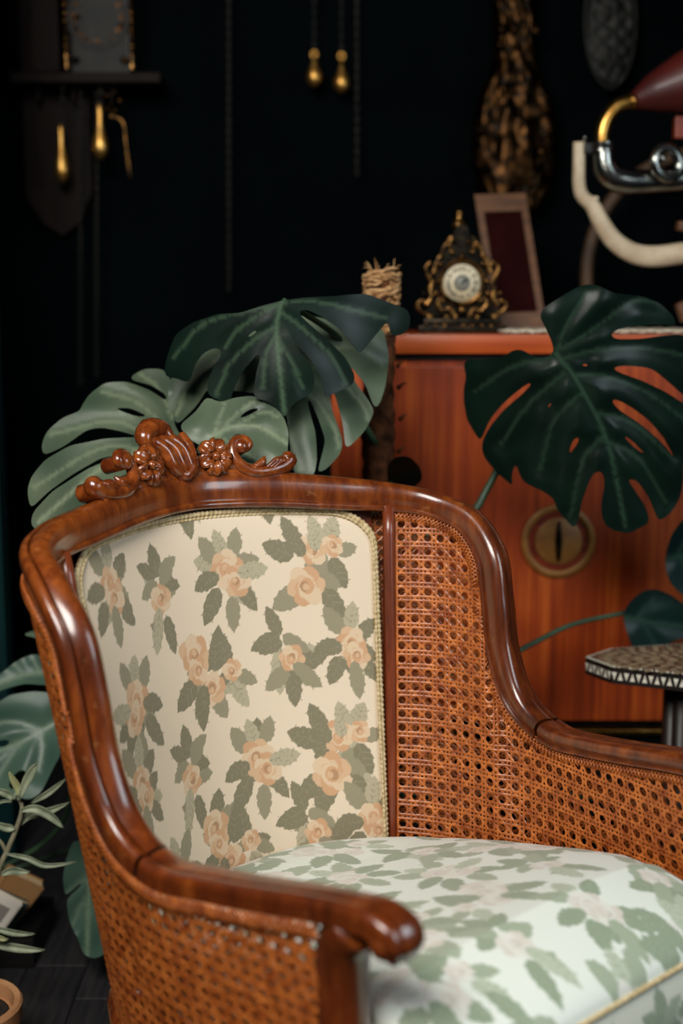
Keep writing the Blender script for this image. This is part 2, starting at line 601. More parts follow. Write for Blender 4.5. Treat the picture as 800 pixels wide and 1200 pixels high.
def cane(surf, p, pv, sgn, xi_max, z0, z1, facing, nameobj, xi_lo=0.0, margin=.003):
    """woven cane: paired uprights and cross strands plus two sets of diagonals, every strand a thin domed ribbon"""
    mb = MB()
    step = p / 3
    zk = pv / p

    def strand(fn, t0, t1, w, lift, phase):
        n = int((t1 - t0) / step)
        run = []
        runs = []
        for k in range(n + 1):
            xi, z = fn(t0 + k * step)
            if xi >= xi_lo and surf.inside(xi, z, margin):
                run.append((xi, z))
            else:
                if len(run) > 1:
                    runs.append(run)
                run = []
        if len(run) > 1:
            runs.append(run)
        for run in runs:
            v = []
            for j, (xi, z) in enumerate(run):
                c = surf.pos(xi, z)
                e = 1e-3
                du = surf.pos(xi + e, z) - c
                dz = surf.pos(xi, z + e) - c
                nn = np.cross(du, dz)
                nn /= np.linalg.norm(nn) + 1e-12
                if np.dot(nn, facing(c)) < 0:
                    nn = -nn
                a, b = run[max(j - 1, 0)], run[min(j + 1, len(run) - 1)]
                tt = surf.pos(*b) - surf.pos(*a)
                tt /= np.linalg.norm(tt) + 1e-12
                sd = np.cross(nn, tt)
                l = lift + .0005 * math.sin((xi / p + z / p) * math.pi * 2 + phase)
                for q, h in ((-.5, 0), (0, .0009), (.5, 0)):
                    g = c + sd * (w * q) + nn * (l + h)
                    v.append((g[0], g[1] * sgn, g[2]))
            f = []
            for j in range(len(run) - 1):
                for q in (0, 1):
                    f.append((j * 3 + q, j * 3 + q + 1, (j + 1) * 3 + q + 1, (j + 1) * 3 + q))
            mb.add(v, f)

    nu = int(xi_max / p) + 1
    nz = int((z1 - z0) / pv) + 1
    for i in range(nu + 1):
        for d in (-.15, .15):
            x = (i + d) * p + .004
            strand(lambda t, x=x: (x, t), z0, z1, p * .155, .0009, i * 1.7)
    for j in range(nz + 1):
        for d in (-.15, .15):
            z = z0 + (j + d) * pv
            strand(lambda t, z=z: (t, z), xi_lo, xi_max, pv * .155, .0013, j * 2.3)
    for k in range(-nz, nu + 1):
        strand(lambda t, k=k: (t + (k + .5) * p + .004, z0 + t * zk), 0, (z1 - z0) / zk, p * .16, .0003, 0)
    for k in range(0, nu + nz + 1):
        strand(lambda t, k=k: ((k + .5) * p - t + .004, z0 + t * zk), 0, (z1 - z0) / zk, p * .16, .0006, 1)
    o = mb.build(nameobj, M['cane'], chair, local=True)
    o['kind'] = 'stuff'
    return o


def cane_border(surf, sgn, facing, name, lo=0):
    """braided binding cane along the top edge of the panel"""
    mb = MB()
    T = surf.T[lo:]
    L = np.r_[0, np.cumsum(np.linalg.norm(np.diff(T, axis=0), axis=1))]
    n = int(L[-1] / .007)
    pts = []
    for k in range(n + 1):
        s = L[-1] * k / n
        pts.append(np.array([np.interp(s, L, T[:, c]) for c in range(3)]))
    # inward direction: perpendicular to the edge inside the surface
    for k in range(1, n):
        t = pts[k + 1] - pts[k - 1]
        t /= np.linalg.norm(t)
        nn = facing(pts[k])
        nn = nn - t * np.dot(nn, t)
        nn /= np.linalg.norm(nn)
        inn = np.cross(t, nn)
        if inn[2] > 0.3 or np.dot(inn, np.array([.2, 0, -.5]) + np.array([.28, .3, .6]) - pts[k]) < 0:
            inn = -inn
        for (a, b, da, db, h) in ((-.002, .015, -.006, .008, .0026), (-.002, .015, .007, -.007, .0036), (.004, .018, .006, .012, .003)):
            p0 = pts[k] + inn * a + t * da + nn * h
            p1 = pts[k] + inn * b + t * db + nn * h
            pm = (p0 + p1) / 2 + nn * .0018
            mb.tube([(q[0], q[1] * sgn, q[2]) for q in (p0, pm, p1)], .0013, 5)
    o = mb.build(name, M['cane'], chair, local=True)
    o['kind'] = 'stuff'


face_in = lambda c: np.array([.45, -1, 0.0])
cen = np.array([.45, 0, 0])
face_out = lambda c: np.array([c[0] - .48, c[1] * 1.15, 0]) if c[0] < .45 else np.array([0, 1.0, 0])
for s in (1, -1):
    surf_in = Ruled(B_IN, .40, 4.25, 14.0 + (.9 if s > 0 else 0), .012, s)
    cane(surf_in, .0228, .0228, s, .68, .425, 1.0, face_in, 'cane_webbing')
    cane_border(surf_in, s, face_in, 'cane_binding')
    surf_out = Ruled(B_OUT, .34, 0.0, 14.25 + (.65 if s > 0 else 0), -.022, s)
    cane(surf_out, .021, .0168, s, 1.0, .36, 1.02, face_out, 'cane_webbing', xi_lo=.0)
    cane_border(surf_out, s, face_out, 'cane_binding', lo=3 * SUB)

# stiles between the upholstered back and the caned wings
for s in (1, -1):
    top = np.array(edge_in(int(4.2 * SUB), .012)) + np.array([0, 0, .01])
    bot = np.array([.236, .252, .36])
    path = [bot + (top - bot) * t for t in np.linspace(0, 1, 14)]
    MB().tube([(p[0], p[1] * s, p[2]) for p in path], .0110, 10, up=(1, 0, 0)).build('stile', M['stile'], chair, local=True)

# front posts, legs, seat frame
for s in (1, -1):
    pth = spline([(.775, .336, .672), (.752, .334, .64), (.744, .331, .58), (.748, .328, .48), (.765, .326, .36), (.79, .328, .26), (.785, .325, .14), (.80, .328, .02)], 40)
    pth[:, 0] += .055 if s > 0 else 0
    rad = np.interp(np.linspace(0, 1, 40), [0, .08, .3, .5, .62, .75, .92, 1], [.030, .031, .031, .032, .036, .028, .017, .022])
    MB().tube([(p[0], p[1] * s, p[2]) for p in pth], list(rad), 14, up=(1, 0, 0)).build('front_leg', M['rail'], chair, local=True)
    pth = spline([(.27, .285, .38), (.24, .285, .25), (.20, .285, .12), (.155, .285, .0)], 14)
    MB().tube([(p[0], p[1] * s, p[2]) for p in pth], [.028 - .010 * k / 13 for k in range(14)], 12).build('back_leg', M['rail'], chair, local=True)
outl = [tuple(p) for p in plan(np.linspace(0, 14.2, 60), B_OUT)]
loop = outl + [(.775, .20), (.785, .1), (.788, 0)]
full = loop + [(x, -y) for x, y in reversed(loop[1:-1])]
full = [(x * .98 + .01, y * .97, .33) for x, y in full]
MB().tube(full, .024, 10, closed=True, up=(0, 0, 1)).build('seat_frame', M['rail'], chair, local=True)
mb = MB()
n = len(full)
mb.add([(x * .97 + .014, y * .97, .372) for x, y, z in full] + [(.45, 0, .372)], [(i, (i + 1) % n, n) for i in range(n)])
mb.build('seat_deck', M['web'], chair, local=True)


# --- upholstered back
def back_surface(t, v, push=0.0):
    """t -1..1 across, v 0..1 from the seat to the crest"""
    at_ = abs(t)
    drop = .055 * (1 - math.sqrt(max(0, 1 - (max(at_ - .78, 0) / .22) ** 2)))
    zt = .996 - .016 * t * t - drop
    z = .40 + v * (zt - .40)
    k = (z - .40) / .59
    hw = .235 + (.300 - .235) * k
    x0 = .125 + (.026 - .125) * k
    sag = .110 + (.105 - .110) * k
    y = hw * t
    x = x0 + sag * abs(t) ** 1.9
    edge = (1 - at_ ** 6) * (1 - max(0, v - .5) ** 6 * 64)
    x += .016 * max(edge, 0) ** .6 + push
    return x, y, z


NT, NV = 330, 350
tt = np.linspace(-1, 1, NT)
vv = np.linspace(0, 1, NV)
BV = np.array([[back_surface(t, v) for t in tt] for v in vv])
ds = np.r_[np.zeros((NV, 1)), 0.0:0.0] if False else None
dl = np.sqrt(((BV[:, 1:, :2] - BV[:, :-1, :2]) ** 2).sum(2))
S = np.concatenate([np.zeros((NV, 1)), np.cumsum(dl, 1)], 1)
S = S - S[:, NT // 2][:, None]
Zc = BV[:, :, 2]


# the woven rose print: leaves and roses as flat colour areas in cloth coordinates
class Print:
    def __init__(self, U, V, base):
        self.U, self.V = U, V
        self.C = np.empty(U.shape + (3,))
        self.C[:] = base

    def poly(self, pts, colr, alpha=1.0):
        P = np.array(pts)
        lo, hi = P.min(0), P.max(0)
        m = (self.U >= lo[0]) & (self.U <= hi[0]) & (self.V >= lo[1]) & (self.V <= hi[1])
        idx = np.where(m)
        if len(idx[0]) == 0:
            return
        x, y = self.U[idx], self.V[idx]
        ins = np.zeros(len(x), bool)
        n = len(P)
        for i in range(n):
            x0, y0 = P[i]
            x1, y1 = P[(i + 1) % n]
            if y0 == y1:
                continue
            c = ((y0 > y) != (y1 > y)) & (x < (x1 - x0) * (y - y0) / (y1 - y0) + x0)
            ins ^= c
        a, b = idx[0][ins], idx[1][ins]
        self.C[a, b] = self.C[a, b] * (1 - alpha) + np.array(colr) * alpha

    def leaf(self, x, y, ang, L, W, c, cv):
        a = math.radians(ang)
        ca, sa = math.cos(a), math.sin(a)

        def tf(u, w):
            return (x + ca * u - sa * w, y + sa * u + ca * w)
        up, dn = [], []
        K = 9
        for k in range(K + 1):
            u = k / K
            w = 2.05 * W * u ** .55 * (1 - u) ** .8 * (1 + (.10 if k % 2 else -.05))
            up.append(tf(u * L, w))
            dn.append(tf(u * L, -w))
        self.poly(up + dn[::-1][1:-1], c)
        bend = .0007
        self.poly([tf(0, bend), tf(L * .93, 0), tf(0, -bend)], cv)
        for k in (.25, .45, .65):
            for sg in (1, -1):
                self.poly([tf(k * L, 0), tf((k + .02) * L, sg * .0004), tf((k + .17) * L, sg * W * .72), tf((k + .15) * L, sg * W * .72)], cv)

    def rose(self, x, y, r, pal, seed=0):
        rr = random.Random(seed)
        o, m_, l, d = pal
        n = 6
        ph = rr.random() * 6
        for k in range(n):
            a = ph + k / n * 2 * math.pi
            cx, cy = x + math.cos(a) * r * .62, y + math.sin(a) * r * .62
            rad = r * (.46 + .12 * rr.random())
            pts = [(cx + math.cos(b) * rad * (1 + .1 * math.sin(3 * b + k)), cy + math.sin(b) * rad) for b in np.linspace(0, 2 * math.pi, 16)[:-1]]
            self.poly(pts, (m_, o, l)[k % 3])
            inner = [(cx * .6 + x * .4 + math.cos(b) * rad * .6, cy * .6 + y * .4 + math.sin(b) * rad * .6) for b in np.linspace(0, 2 * math.pi, 14)[:-1]]
            self.poly(inner, (o, l, m_)[k % 3], .75)
        for (q, cc) in ((.52, l), (.40, o), (.27, d), (.18, m_)):
            ox, oy = (rr.random() - .5) * r * .25, (rr.random() - .5) * r * .25
            self.poly([(x + ox + math.cos(b) * r * q, y + oy + math.sin(b) * r * q * 1.1) for b in np.linspace(0, 2 * math.pi, 14)[:-1]], cc)


def motif(P, kind, x, y, s=1.0, pal=None, seed=0, flip=1, ruff=.42):
    g1, g2, g3, gv, rose = pal
    D = {
        'tall': ([(0, .042, 95, .040, .014, 0), (.004, .044, 30, .036, .012, 1), (-.004, .044, 150, .036, .012, 0), (.004, .036, -20, .034, .012, 0), (-.004, .036, 205, .034, .012, 1),
                  (-.010, -.012, 255, .052, .013, 2), (.008, -.025, 280, .048, .012, 0), (-.004, -.052, 150, .026, .008, 1)], [(0, .004, .020)]),
        'bunch': ([(-.022, .024, 120, .038, .015, 1), (-.028, .004, 205, .036, .014, 0), (-.022, -.022, 235, .050, .015, 0), (.004, -.040, 265, .044, .013, 1), (.024, -.026, 300, .036, .012, 0),
                   (.030, .000, 5, .036, .014, 2), (.016, .034, 70, .034, .013, 1), (-.002, .034, 105, .034, .012, 2)], [(-.002, .010, .026), (.016, -.014, .022)]),
        'spray': ([(-.030, .030, 155, .044, .017, 0), (-.016, .040, 110, .046, .015, 0), (.022, .018, 285, .046, .018, 1), (.044, .024, 290, .042, .015, 0), (.040, .050, 60, .038, .015, 2),
                   (.026, .054, 100, .034, .013, 2), (.056, .034, 10, .030, .012, 1), (.018, -.030, 300, .050, .016, 0), (.010, -.006, 330, .034, .013, 1)], [(.008, .040, .022), (-.014, -.028, .029), (.052, .046, .016)]),
        'double': ([(-.010, .018, 110, .040, .014, 1), (.020, .002, 80, .052, .015, 0), (.042, .000, 95, .046, .014, 0), (.004, .004, 120, .042, .014, 0), (-.030, -.006, 215, .044, .016, 0),
                    (-.020, -.020, 265, .048, .014, 0), (.050, -.024, 300, .036, .012, 2), (.060, -.008, 330, .030, .011, 1)], [(-.028, .042, .025), (.004, -.026, .022), (.052, -.002, .015), (-.022, .012, .018)]),
        'sprig': ([(-.012, .040, 110, .040, .012, 0), (-.012, .042, 200, .044, .013, 0), (-.006, .042, 315, .052, .014, 1), (-.014, .018, 262, .058, .016, 2), (.010, -.018, 10, .044, .014, 0), (.010, -.022, 320, .042, .014, 1),
                   (.004, -.026, 268, .046, .014, 0), (-.002, -.022, 215, .042, .014, 1)], [(.006, -.004, .019)]),
        'side': ([(-.014, .030, 120, .040, .015, 1), (-.024, .010, 190, .034, .014, 0), (-.022, -.012, 240, .040, .014, 0), (.002, .036, 75, .036, .013, 2), (.018, .020, 40, .034, .013, 0),
                  (.004, -.034, 270, .040, .013, 1), (.022, -.026, 310, .036, .012, 0)], [(.002, .012, .022), (.010, -.014, .020)]),
    }[kind]
    greens = (g1, g2, g3)
    K1 = .80
    rr = random.Random(seed + 7)

    def put_leaf(q):
        lx, ly, a, L, W, g = q
        a2 = a if flip > 0 else 180 - a
        P.leaf(x + lx * K1 * s * flip, y + ly * K1 * s, a2, L * 1.25 * s, W * 1.15 * s, greens[g], gv)
    # a ruff of leaves under every rose keeps the spray together
    for (rx, ry, r) in D[1]:
        n_ = 5 if r > .018 else 3
        a0 = rr.uniform(0, 360)
        for j in range(n_):
            a = a0 + j * 360 / n_ + rr.uniform(-22, 22)
            if rr.random() < ruff:
                ca, sa = math.cos(math.radians(a)), math.sin(math.radians(a))
                put_leaf((rx + ca * r * .45, ry + sa * r * .45, a, r * 1.55, r * .62, rr.choice((0, 0, 1, 1, 2))))
    for q in D[0]:
        put_leaf(q)
    for k, (rx, ry, r) in enumerate(D[1]):
        P.rose(x + rx * K1 * s * flip, y + ry * K1 * s, r * 1.0 * s, rose, seed + k)
    for q in D[0][1::4]:
        lx, ly, a, L, W, g = q
        put_leaf((lx * .7, ly * .7, a, L * .8, W * .8, g))


PAL_BACK = (lin((130, 123, 98)), lin((150, 142, 116)), lin((178, 168, 141)), lin((146, 138, 112)),
            (lin((204, 160, 122)), lin((210, 174, 138)), lin((218, 192, 160)), lin((178, 138, 104))))
pb = Print(S, Zc, lin((226, 208, 183)))
BACK_MOTIFS = [('side', -.229, .914, 1.1, 1), ('tall', -.107, .875, 1.1, 1), ('bunch', .039, .896, 1.1, 1), ('spray', .190, .888, 1.1, 1), ('double', -.022, .743, 1.15, 1),
               ('sprig', .131, .751, 1.1, 1), ('side', .243, .755, 1.1, 1), ('bunch', -.205, .738, 1.1, -1), ('tall', -.087, .588, 1.1, 1), ('bunch', .056, .584, 1.1, 1), ('spray', .193, .576, 1.1, 1),
               ('double', -.022, .464, 1.1, 1), ('sprig', .139, .459, 1.1, 1), ('side', .241, .462, 1.1, 1), ('side', -.228, .620, 1.1, 1), ('sprig', .130, 1.055, 1.1, 1), ('sprig', -.020, 1.045, 1.1, -1), ('side', -.15, .45, 1.1, -1)]
for k, (kd, a, z, s, fl) in enumerate(BACK_MOTIFS):
    motif(pb, kd, a, z, s, PAL_BACK, 10 * k, fl)


def grid_faces(nv, nt):
    i, j = np.meshgrid(np.arange(nv - 1), np.arange(nt - 1), indexing='ij')
    a = i * nt + j
    return np.stack([a, a + 1, a + nt + 1, a + nt], -1).reshape(-1, 4)


def colour_grid(name, V, C, faces, material, parent=None):
    me = bpy.data.meshes.new(name)
    me.from_pydata(V.reshape(-1, 3).tolist(), [], faces.tolist())
    at_ = me.color_attributes.new('print', 'FLOAT_COLOR', 'POINT')
    cc = np.concatenate([C.reshape(-1, 3), np.ones((V.reshape(-1, 3).shape[0], 1))], 1).astype(np.float32)
    at_.data.foreach_set('color', cc.ravel())
    me.polygons.foreach_set('use_smooth', [True] * len(me.polygons))
    me.materials.append(material)
    o = bpy.data.objects.new(name, me)
    col.objects.link(o)
    if parent:
        o.parent = parent
        OFF[o.name] = OFF[parent.name]
    return o


pad = colour_grid('back_upholstery', BV, pb.C, grid_faces(NV, NT), M['fabric'], chair)
pad['label'] = 'cream fabric printed with olive leaves and peach roses'
# wooden frame board behind the upholstery
bb = MB()
nb = 40
v = []
for k in range(nb):
    for q in range(20):
        t_ = -1 + 2 * k / (nb - 1)
        x, y, z = back_surface(t_, .5)
        kk = q / 19
        v.append((.128 + (.026 - .128) * kk + .1075 * abs(t_) ** 1.9 - .018, (.243 + .068 * kk) * t_, .40 + kk * (.612 - .020 * t_ * t_)))
bb.add(v, [(k * 20 + q, k * 20 + q + 1, (k + 1) * 20 + q + 1, (k + 1) * 20 + q) for k in range(nb - 1) for q in range(19)])
bb.build('back_board', M['stile'], chair, local=True)
# gimp braid: twisted band along the edge
pts = [back_surface(-1, v) for v in np.linspace(0, 1, 110)] + [back_surface(t, 1) for t in np.linspace(-1, 1, 240)[1:-1]] + [back_surface(1, v) for v in np.linspace(1, 0, 110)]
pts = np.array(pts)
L = np.r_[0, np.cumsum(np.linalg.norm(np.diff(pts, axis=0), axis=1))]
n = int(L[-1] / .0021)
sm = np.array([[np.interp(s, L, pts[:, c]) for c in range(3)] for s in np.linspace(0, L[-1], n)])
sm[:, 0] += .003
MB().tube(sm, [.0046 + .0010 * math.sin(k * math.pi * .5) for k in range(n)], 8, flat=1.0).build('braid', M['braid'], chair, local=True)
sm2 = sm.copy()
ctr = np.array([0, 0, .72])
d2 = ctr - sm2
d2[:, 0] = 0
d2 /= np.linalg.norm(d2, axis=1)[:, None]
sm2 += d2 * .0066
sm2[:, 0] += .002
MB().tube(sm2, [.0028 + .0008 * math.sin(k * math.pi * .5 + 1) for k in range(n)], 6).build('braid', M['braid'], chair, local=True)

# --- carved crest
R_L = np.r_[0, np.cumsum(np.linalg.norm(np.diff(R_P, axis=0), axis=1))]


def cr(s, h, f):
    a = abs(s)
    sg = 1 if s >= 0 else -1
    g = lambda A: np.array([np.interp(a, R_L, A[:, c]) for c in range(3)])
    P, Fv, Nv = g(R_P), g(R_F), g(R_N)
    p = P + Nv * h + Fv * f
    return Vector((p[0], p[1] * sg, p[2]))


S0 = -.035
crest = MB()
# board the carving grows from
v = []
K = 60
for k in range(K + 1):
    s = S0 - .20 + .40 * k / K
    u = abs(2 * k / K - 1)
    top = .020 * (1 - u ** 3) + .002
    for (h, f) in ((-.012, .022), (top - .004, .020), (top, .012), (top, -.010), (-.012, -.022)):
        v.append(cr(s, h, f))
crest.add(v, [(k * 5 + q, k * 5 + (q + 1) % 5, (k + 1) * 5 + (q + 1) % 5, (k + 1) * 5 + q) for k in range(K) for q in range(5)])
crest_o = crest.build('carved_crest', M['carve'], chair, local=True, sharp=60)


def carve(pts, rad, name='carved_scroll', n=12, m=40):
    sp = spline(pts, m)
    rr = np.interp(np.linspace(0, 1, m), np.linspace(0, 1, len(rad)), rad)
    return MB().tube([cr(S0 + a, b, c) for a, b, c in sp], list(rr), n).build(name, M['carve'], crest_o, local=True)


# central rocaille: bulb with three ribs flowing down to one side
carve([(-.044, .048, .018), (-.048, .066, .016), (-.028, .079, .012), (-.004, .074, .014), (.004, .056, .022)], [.008, .016, .0185, .017, .008], 'rocaille_bulb')
for k, (dx, r) in enumerate(((-.012, .0115), (.008, .011), (.026, .0105))):
    carve([(-.042 + dx, .058 - .004 * k, .016), (-.024 + dx, .056, .022), (-.008 + dx, .040, .026), (-.002 + dx, .018, .028), (.008 + dx * .8, .004, .027), (.022 + dx * .4, .000, .024)],
          [r * .5, r, r * 1.05, r, r * .9, r * .5], 'rocaille_rib')
carve([(.034, .066, .012), (.036, .046, .020), (.035, .026, .024), (.030, .008, .026), (.012, -.004, .026), (-.006, .006, .024)], [.006, .010, .0115, .0125, .011, .006], 'rocaille_rib')
for k, (a0, h0) in enumerate(((-.052, .056), (-.060, .046), (-.064, .034))):
    carve([(a0, h0, .012), (a0 + .018, h0 + .004, .016), (a0 + .034, h0 - .008, .020)], [.008, .010, .006], 'shell_flute', m=14)


def flower(s, h, f, R):
    mb = MB()
    for k in range(6):
        a = k / 6 * 2 * math.pi + .3
        base = []
        for (u, w, l) in ((.25, .14, .006), (.55, .34, .010), (.85, .40, .007), (1.05, .26, .002)):
            row = []
            for q in (-1, -.5, 0, .5, 1):
                aa = a
                du, dw = u * R, w * R * q
                hh = h + math.sin(aa) * du + math.cos(aa) * dw
                ss = s + math.cos(aa) * du - math.sin(aa) * dw
                row.append(cr(S0 + ss, hh, f + l + .004 * q * q - (.003 if q == 0 else 0)))
            base.append(row)
        vv_ = [p for r_ in base for p in r_]
        back = [cr(S0 + s + math.cos(a) * R * u + (-math.sin(a)) * R * w * q, h + math.sin(a) * R * u + math.cos(a) * R * w * q, f - .006)
                for (u, w) in ((.25, .14), (.55, .34), (.85, .40), (1.05, .26)) for q in (-1, -.5, 0, .5, 1)]
        fs = []
        for i in range(3):
            for j in range(4):
                fs.append((i * 5 + j, i * 5 + j + 1, i * 5 + j + 6, i * 5 + j + 5))
                fs.append((20 + i * 5 + j, 20 + i * 5 + j + 5, 20 + i * 5 + j + 6, 20 + i * 5 + j + 1))
        rim = [0, 1, 2, 3, 4, 9, 14, 19, 18, 17, 16, 15, 10, 5]
        for i in range(len(rim)):
            a_, b_ = rim[i], rim[(i + 1) % len(rim)]
            fs.append((a_, b_, b_ + 20, a_ + 20))
        mb.add(vv_ + back, fs)
    fl = mb.build('carved_flower', M['carve'], crest_o, local=True)
    c = cr(S0 + s, h, f + .006)
    return fl


flower(.082, .022, .024, .030)
flower(-.068, .022, .024, .031)
for s in (.082, -.068):
    MB().ball(cr(S0 + s, .022, .031), .0075, 12, 8).build('flower_eye', M['carve'], crest_o, local=True)
for sg in (1, -1):
    e = .010 if sg > 0 else -.004
    carve([(sg * (.128 + e), .036, .020), (sg * (.136 + e), .044, .018), (sg * (.128 + e), .052, .016), (sg * (.114 + e), .048, .016), (sg * (.108 + e), .030, .018), (sg * (.118 + e), .010, .020),
           (sg * (.140 + e), -.002, .020), (sg * (.168 + e), .000, .018), (sg * (.194 + e), .010, .014), (sg * (.206 + e), .022, .012), (sg * (.196 + e), .028, .012)],
          [.008, .0095, .0095, .009, .0095, .0105, .0115, .012, .0145, .0165, .009], 'carved_scroll', 12, 60)
    carve([(sg * (.145 + e), .004, .026), (sg * (.158 + e), .014, .026), (sg * (.163 + e), .024, .022)], [.006, .007, .002], 'carved_leaf', m=14)
    for q in range(3):
        carve([(sg * (.165 + e + .006 * q), .004, .026), (sg * (.182 + e + .006 * q), .018, .026), (sg * (.196 + e + .002 * q), .024, .022)], [.003, .0055, .002], 'carved_leaf', m=14)
    # rolled ends seen from the side
    for (a_, h_, f0, f1, rr_) in ((.124, .040, -.016, .024, .0125), (.200, .014, -.018, .018, .0145)):
        fs_ = [f0 - .006, f0 - .003, f0, f1, f1 + .004, f1 + .007]
        MB().tube([cr(S0 + sg * (a_ + e), h_, q_) for q_ in fs_], [rr_ * .3, rr_ * .8, rr_, rr_, rr_ * .8, rr_ * .25], 18).build('scroll_roll', M['carve'], crest_o, local=True)


# --- loose seat cushion (own object, in the chair's frame)
def edge_z(x):
    return np.interp(x, [.15, .35, .55, .75, .885], [.425, .442, .480, .522, .498])


def cushion_hw(x):
    return np.interp(x, [.15, .18, .22, .27, .32, .38, .46, .60, .68, .73, .80, .86, .885], [.055, .130, .182, .232, .270, .293, .310, .320, .316, .292, .290, .282, .262])


cush = empty('seat_cushion', (-.2566, 2.1295, 0), 'rose print seat cushion with window glare in its mint white colours lying in the caned armchair', 'cushion', rz=-BETA)
NX, NY = 260, 260
xs = np.linspace(.15, .885, NX)
CV = np.zeros((NX, NY, 3))
for i, x in enumerate(xs):
    hw = cushion_hw(x)
    u = (x - .15) / (.885 - .15)
    for j, t in enumerate(np.linspace(-1, 1, NY)):
        fx = max(0, 1 - abs(2 * u - 1) ** 5) ** .5
        ft = max(0, 1 - abs(t) ** 4) ** .5
        z = edge_z(x) + (.040 + .016 * u) * fx * ft
        z += .0015 * math.sin(9 * x + 14 * hw * t) * fx * ft
        CV[i, j] = (x, hw * t, z)
PAL_SEAT_GLARE = (lin((144, 158, 134)), lin((160, 172, 149)), lin((182, 192, 171)), lin((156, 170, 146)),  # cool, pale print colours stand in for window glare on the seat
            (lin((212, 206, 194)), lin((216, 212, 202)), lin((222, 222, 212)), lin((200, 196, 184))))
ps = Print(CV[:, :, 1], -CV[:, :, 0], lin((224, 230, 220)))  # ground colour whitened for the same glare
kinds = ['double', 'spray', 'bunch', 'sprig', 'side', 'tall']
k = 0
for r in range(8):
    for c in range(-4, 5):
        motif(ps, kinds[(k * 5 + r) % 6], c * .150 + (.075 if r % 2 else 0) + .01 * math.sin(k), -.16 - r * .125 + .008 * math.cos(k * 2), 1.12, PAL_SEAT_GLARE, 500 + k, 1 if (r + c) % 2 else -1, ruff=.3)
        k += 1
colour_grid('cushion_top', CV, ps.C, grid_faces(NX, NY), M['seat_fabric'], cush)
# boxing with the same cloth, and welt
rim = [CV[i, 0] for i in range(NX)] + [CV[-1, j] for j in range(1, NY)] + [CV[i, -1] for i in range(NX - 2, -1, -1)] + [CV[0, j] for j in range(NY - 2, 0, -1)]
rim = np.array(rim)
n = len(rim)
NB = 24
side = np.zeros((n + 1, NB, 3))
cc = np.array([.53, 0, 0])
for b in range(NB):
    u = b / (NB - 1)
    P = rim.copy()
    bulge = .010 * math.sin(math.pi * u)
    dirv = P[:, :2] - cc[:2]
    dirv /= np.linalg.norm(dirv, axis=1)[:, None]
    P[:, :2] += dirv * bulge * np.where(P[:, :1] > .7, 1, .2)
    P[:, 2] = P[:, 2] * (1 - u) + .374 * u
    side[:n, b] = P
    side[n, b] = P[0]
arc = np.r_[0, np.cumsum(np.linalg.norm(np.diff(side[:, 0], axis=0), axis=1))]
UU = np.repeat(arc[:, None], NB, 1)
VV = side[:, :, 2]
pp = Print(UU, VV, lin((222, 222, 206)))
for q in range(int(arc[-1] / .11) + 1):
    motif(pp, kinds[q % 6], q * .11, .41, 1.0, PAL_SEAT_GLARE, 900 + q, 1)
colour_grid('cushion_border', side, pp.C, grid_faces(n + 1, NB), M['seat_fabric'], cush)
wl = rim[::3].copy()
wl[:, 2] += .001
MB().tube(wl, .0042, 6, closed=True).build('welt', M['braid'], cush, local=True)

# ------------------------------------------------------------------ monstera leaves
CEN = {}


def pip(P, pts):
    P = np.asarray(P)
    x, y = pts[:, 0], pts[:, 1]
    ins = np.zeros(len(pts), bool)
    for i in range(len(P)):
        x0, y0 = P[i]
        x1, y1 = P[(i + 1) % len(P)]
        if y0 == y1:
            continue
        ins ^= ((y0 > y) != (y1 > y)) & (x < (x1 - x0) * (y - y0) / (y1 - y0) + x0)
    return ins


def soften(P, step=4.0, it=2):
    P = np.array(P, float)
    out = []
    n = len(P)
    for i in range(n):
        a, b = P[i], P[(i + 1) % n]
        k = max(1, int(np.hypot(*(b - a)) / step))
        for q in range(k):
            out.append(a + (b - a) * q / k)
    out = np.array(out)
    for _ in range(it):
        out = (np.roll(out, 1, 0) + 2 * out + np.roll(out, -1, 0)) / 4
    return out


def seg_dist(pts, line):
    line = np.array(line, float)
    best = np.full(len(pts), 1e9)
    for a, b in zip(line[:-1], line[1:]):
        d = b - a
        t = np.clip(((pts - a) @ d) / (d @ d + 1e-9), 0, 1)
        best = np.minimum(best, np.linalg.norm(pts - (a + t[:, None] * d), axis=1))
    return best


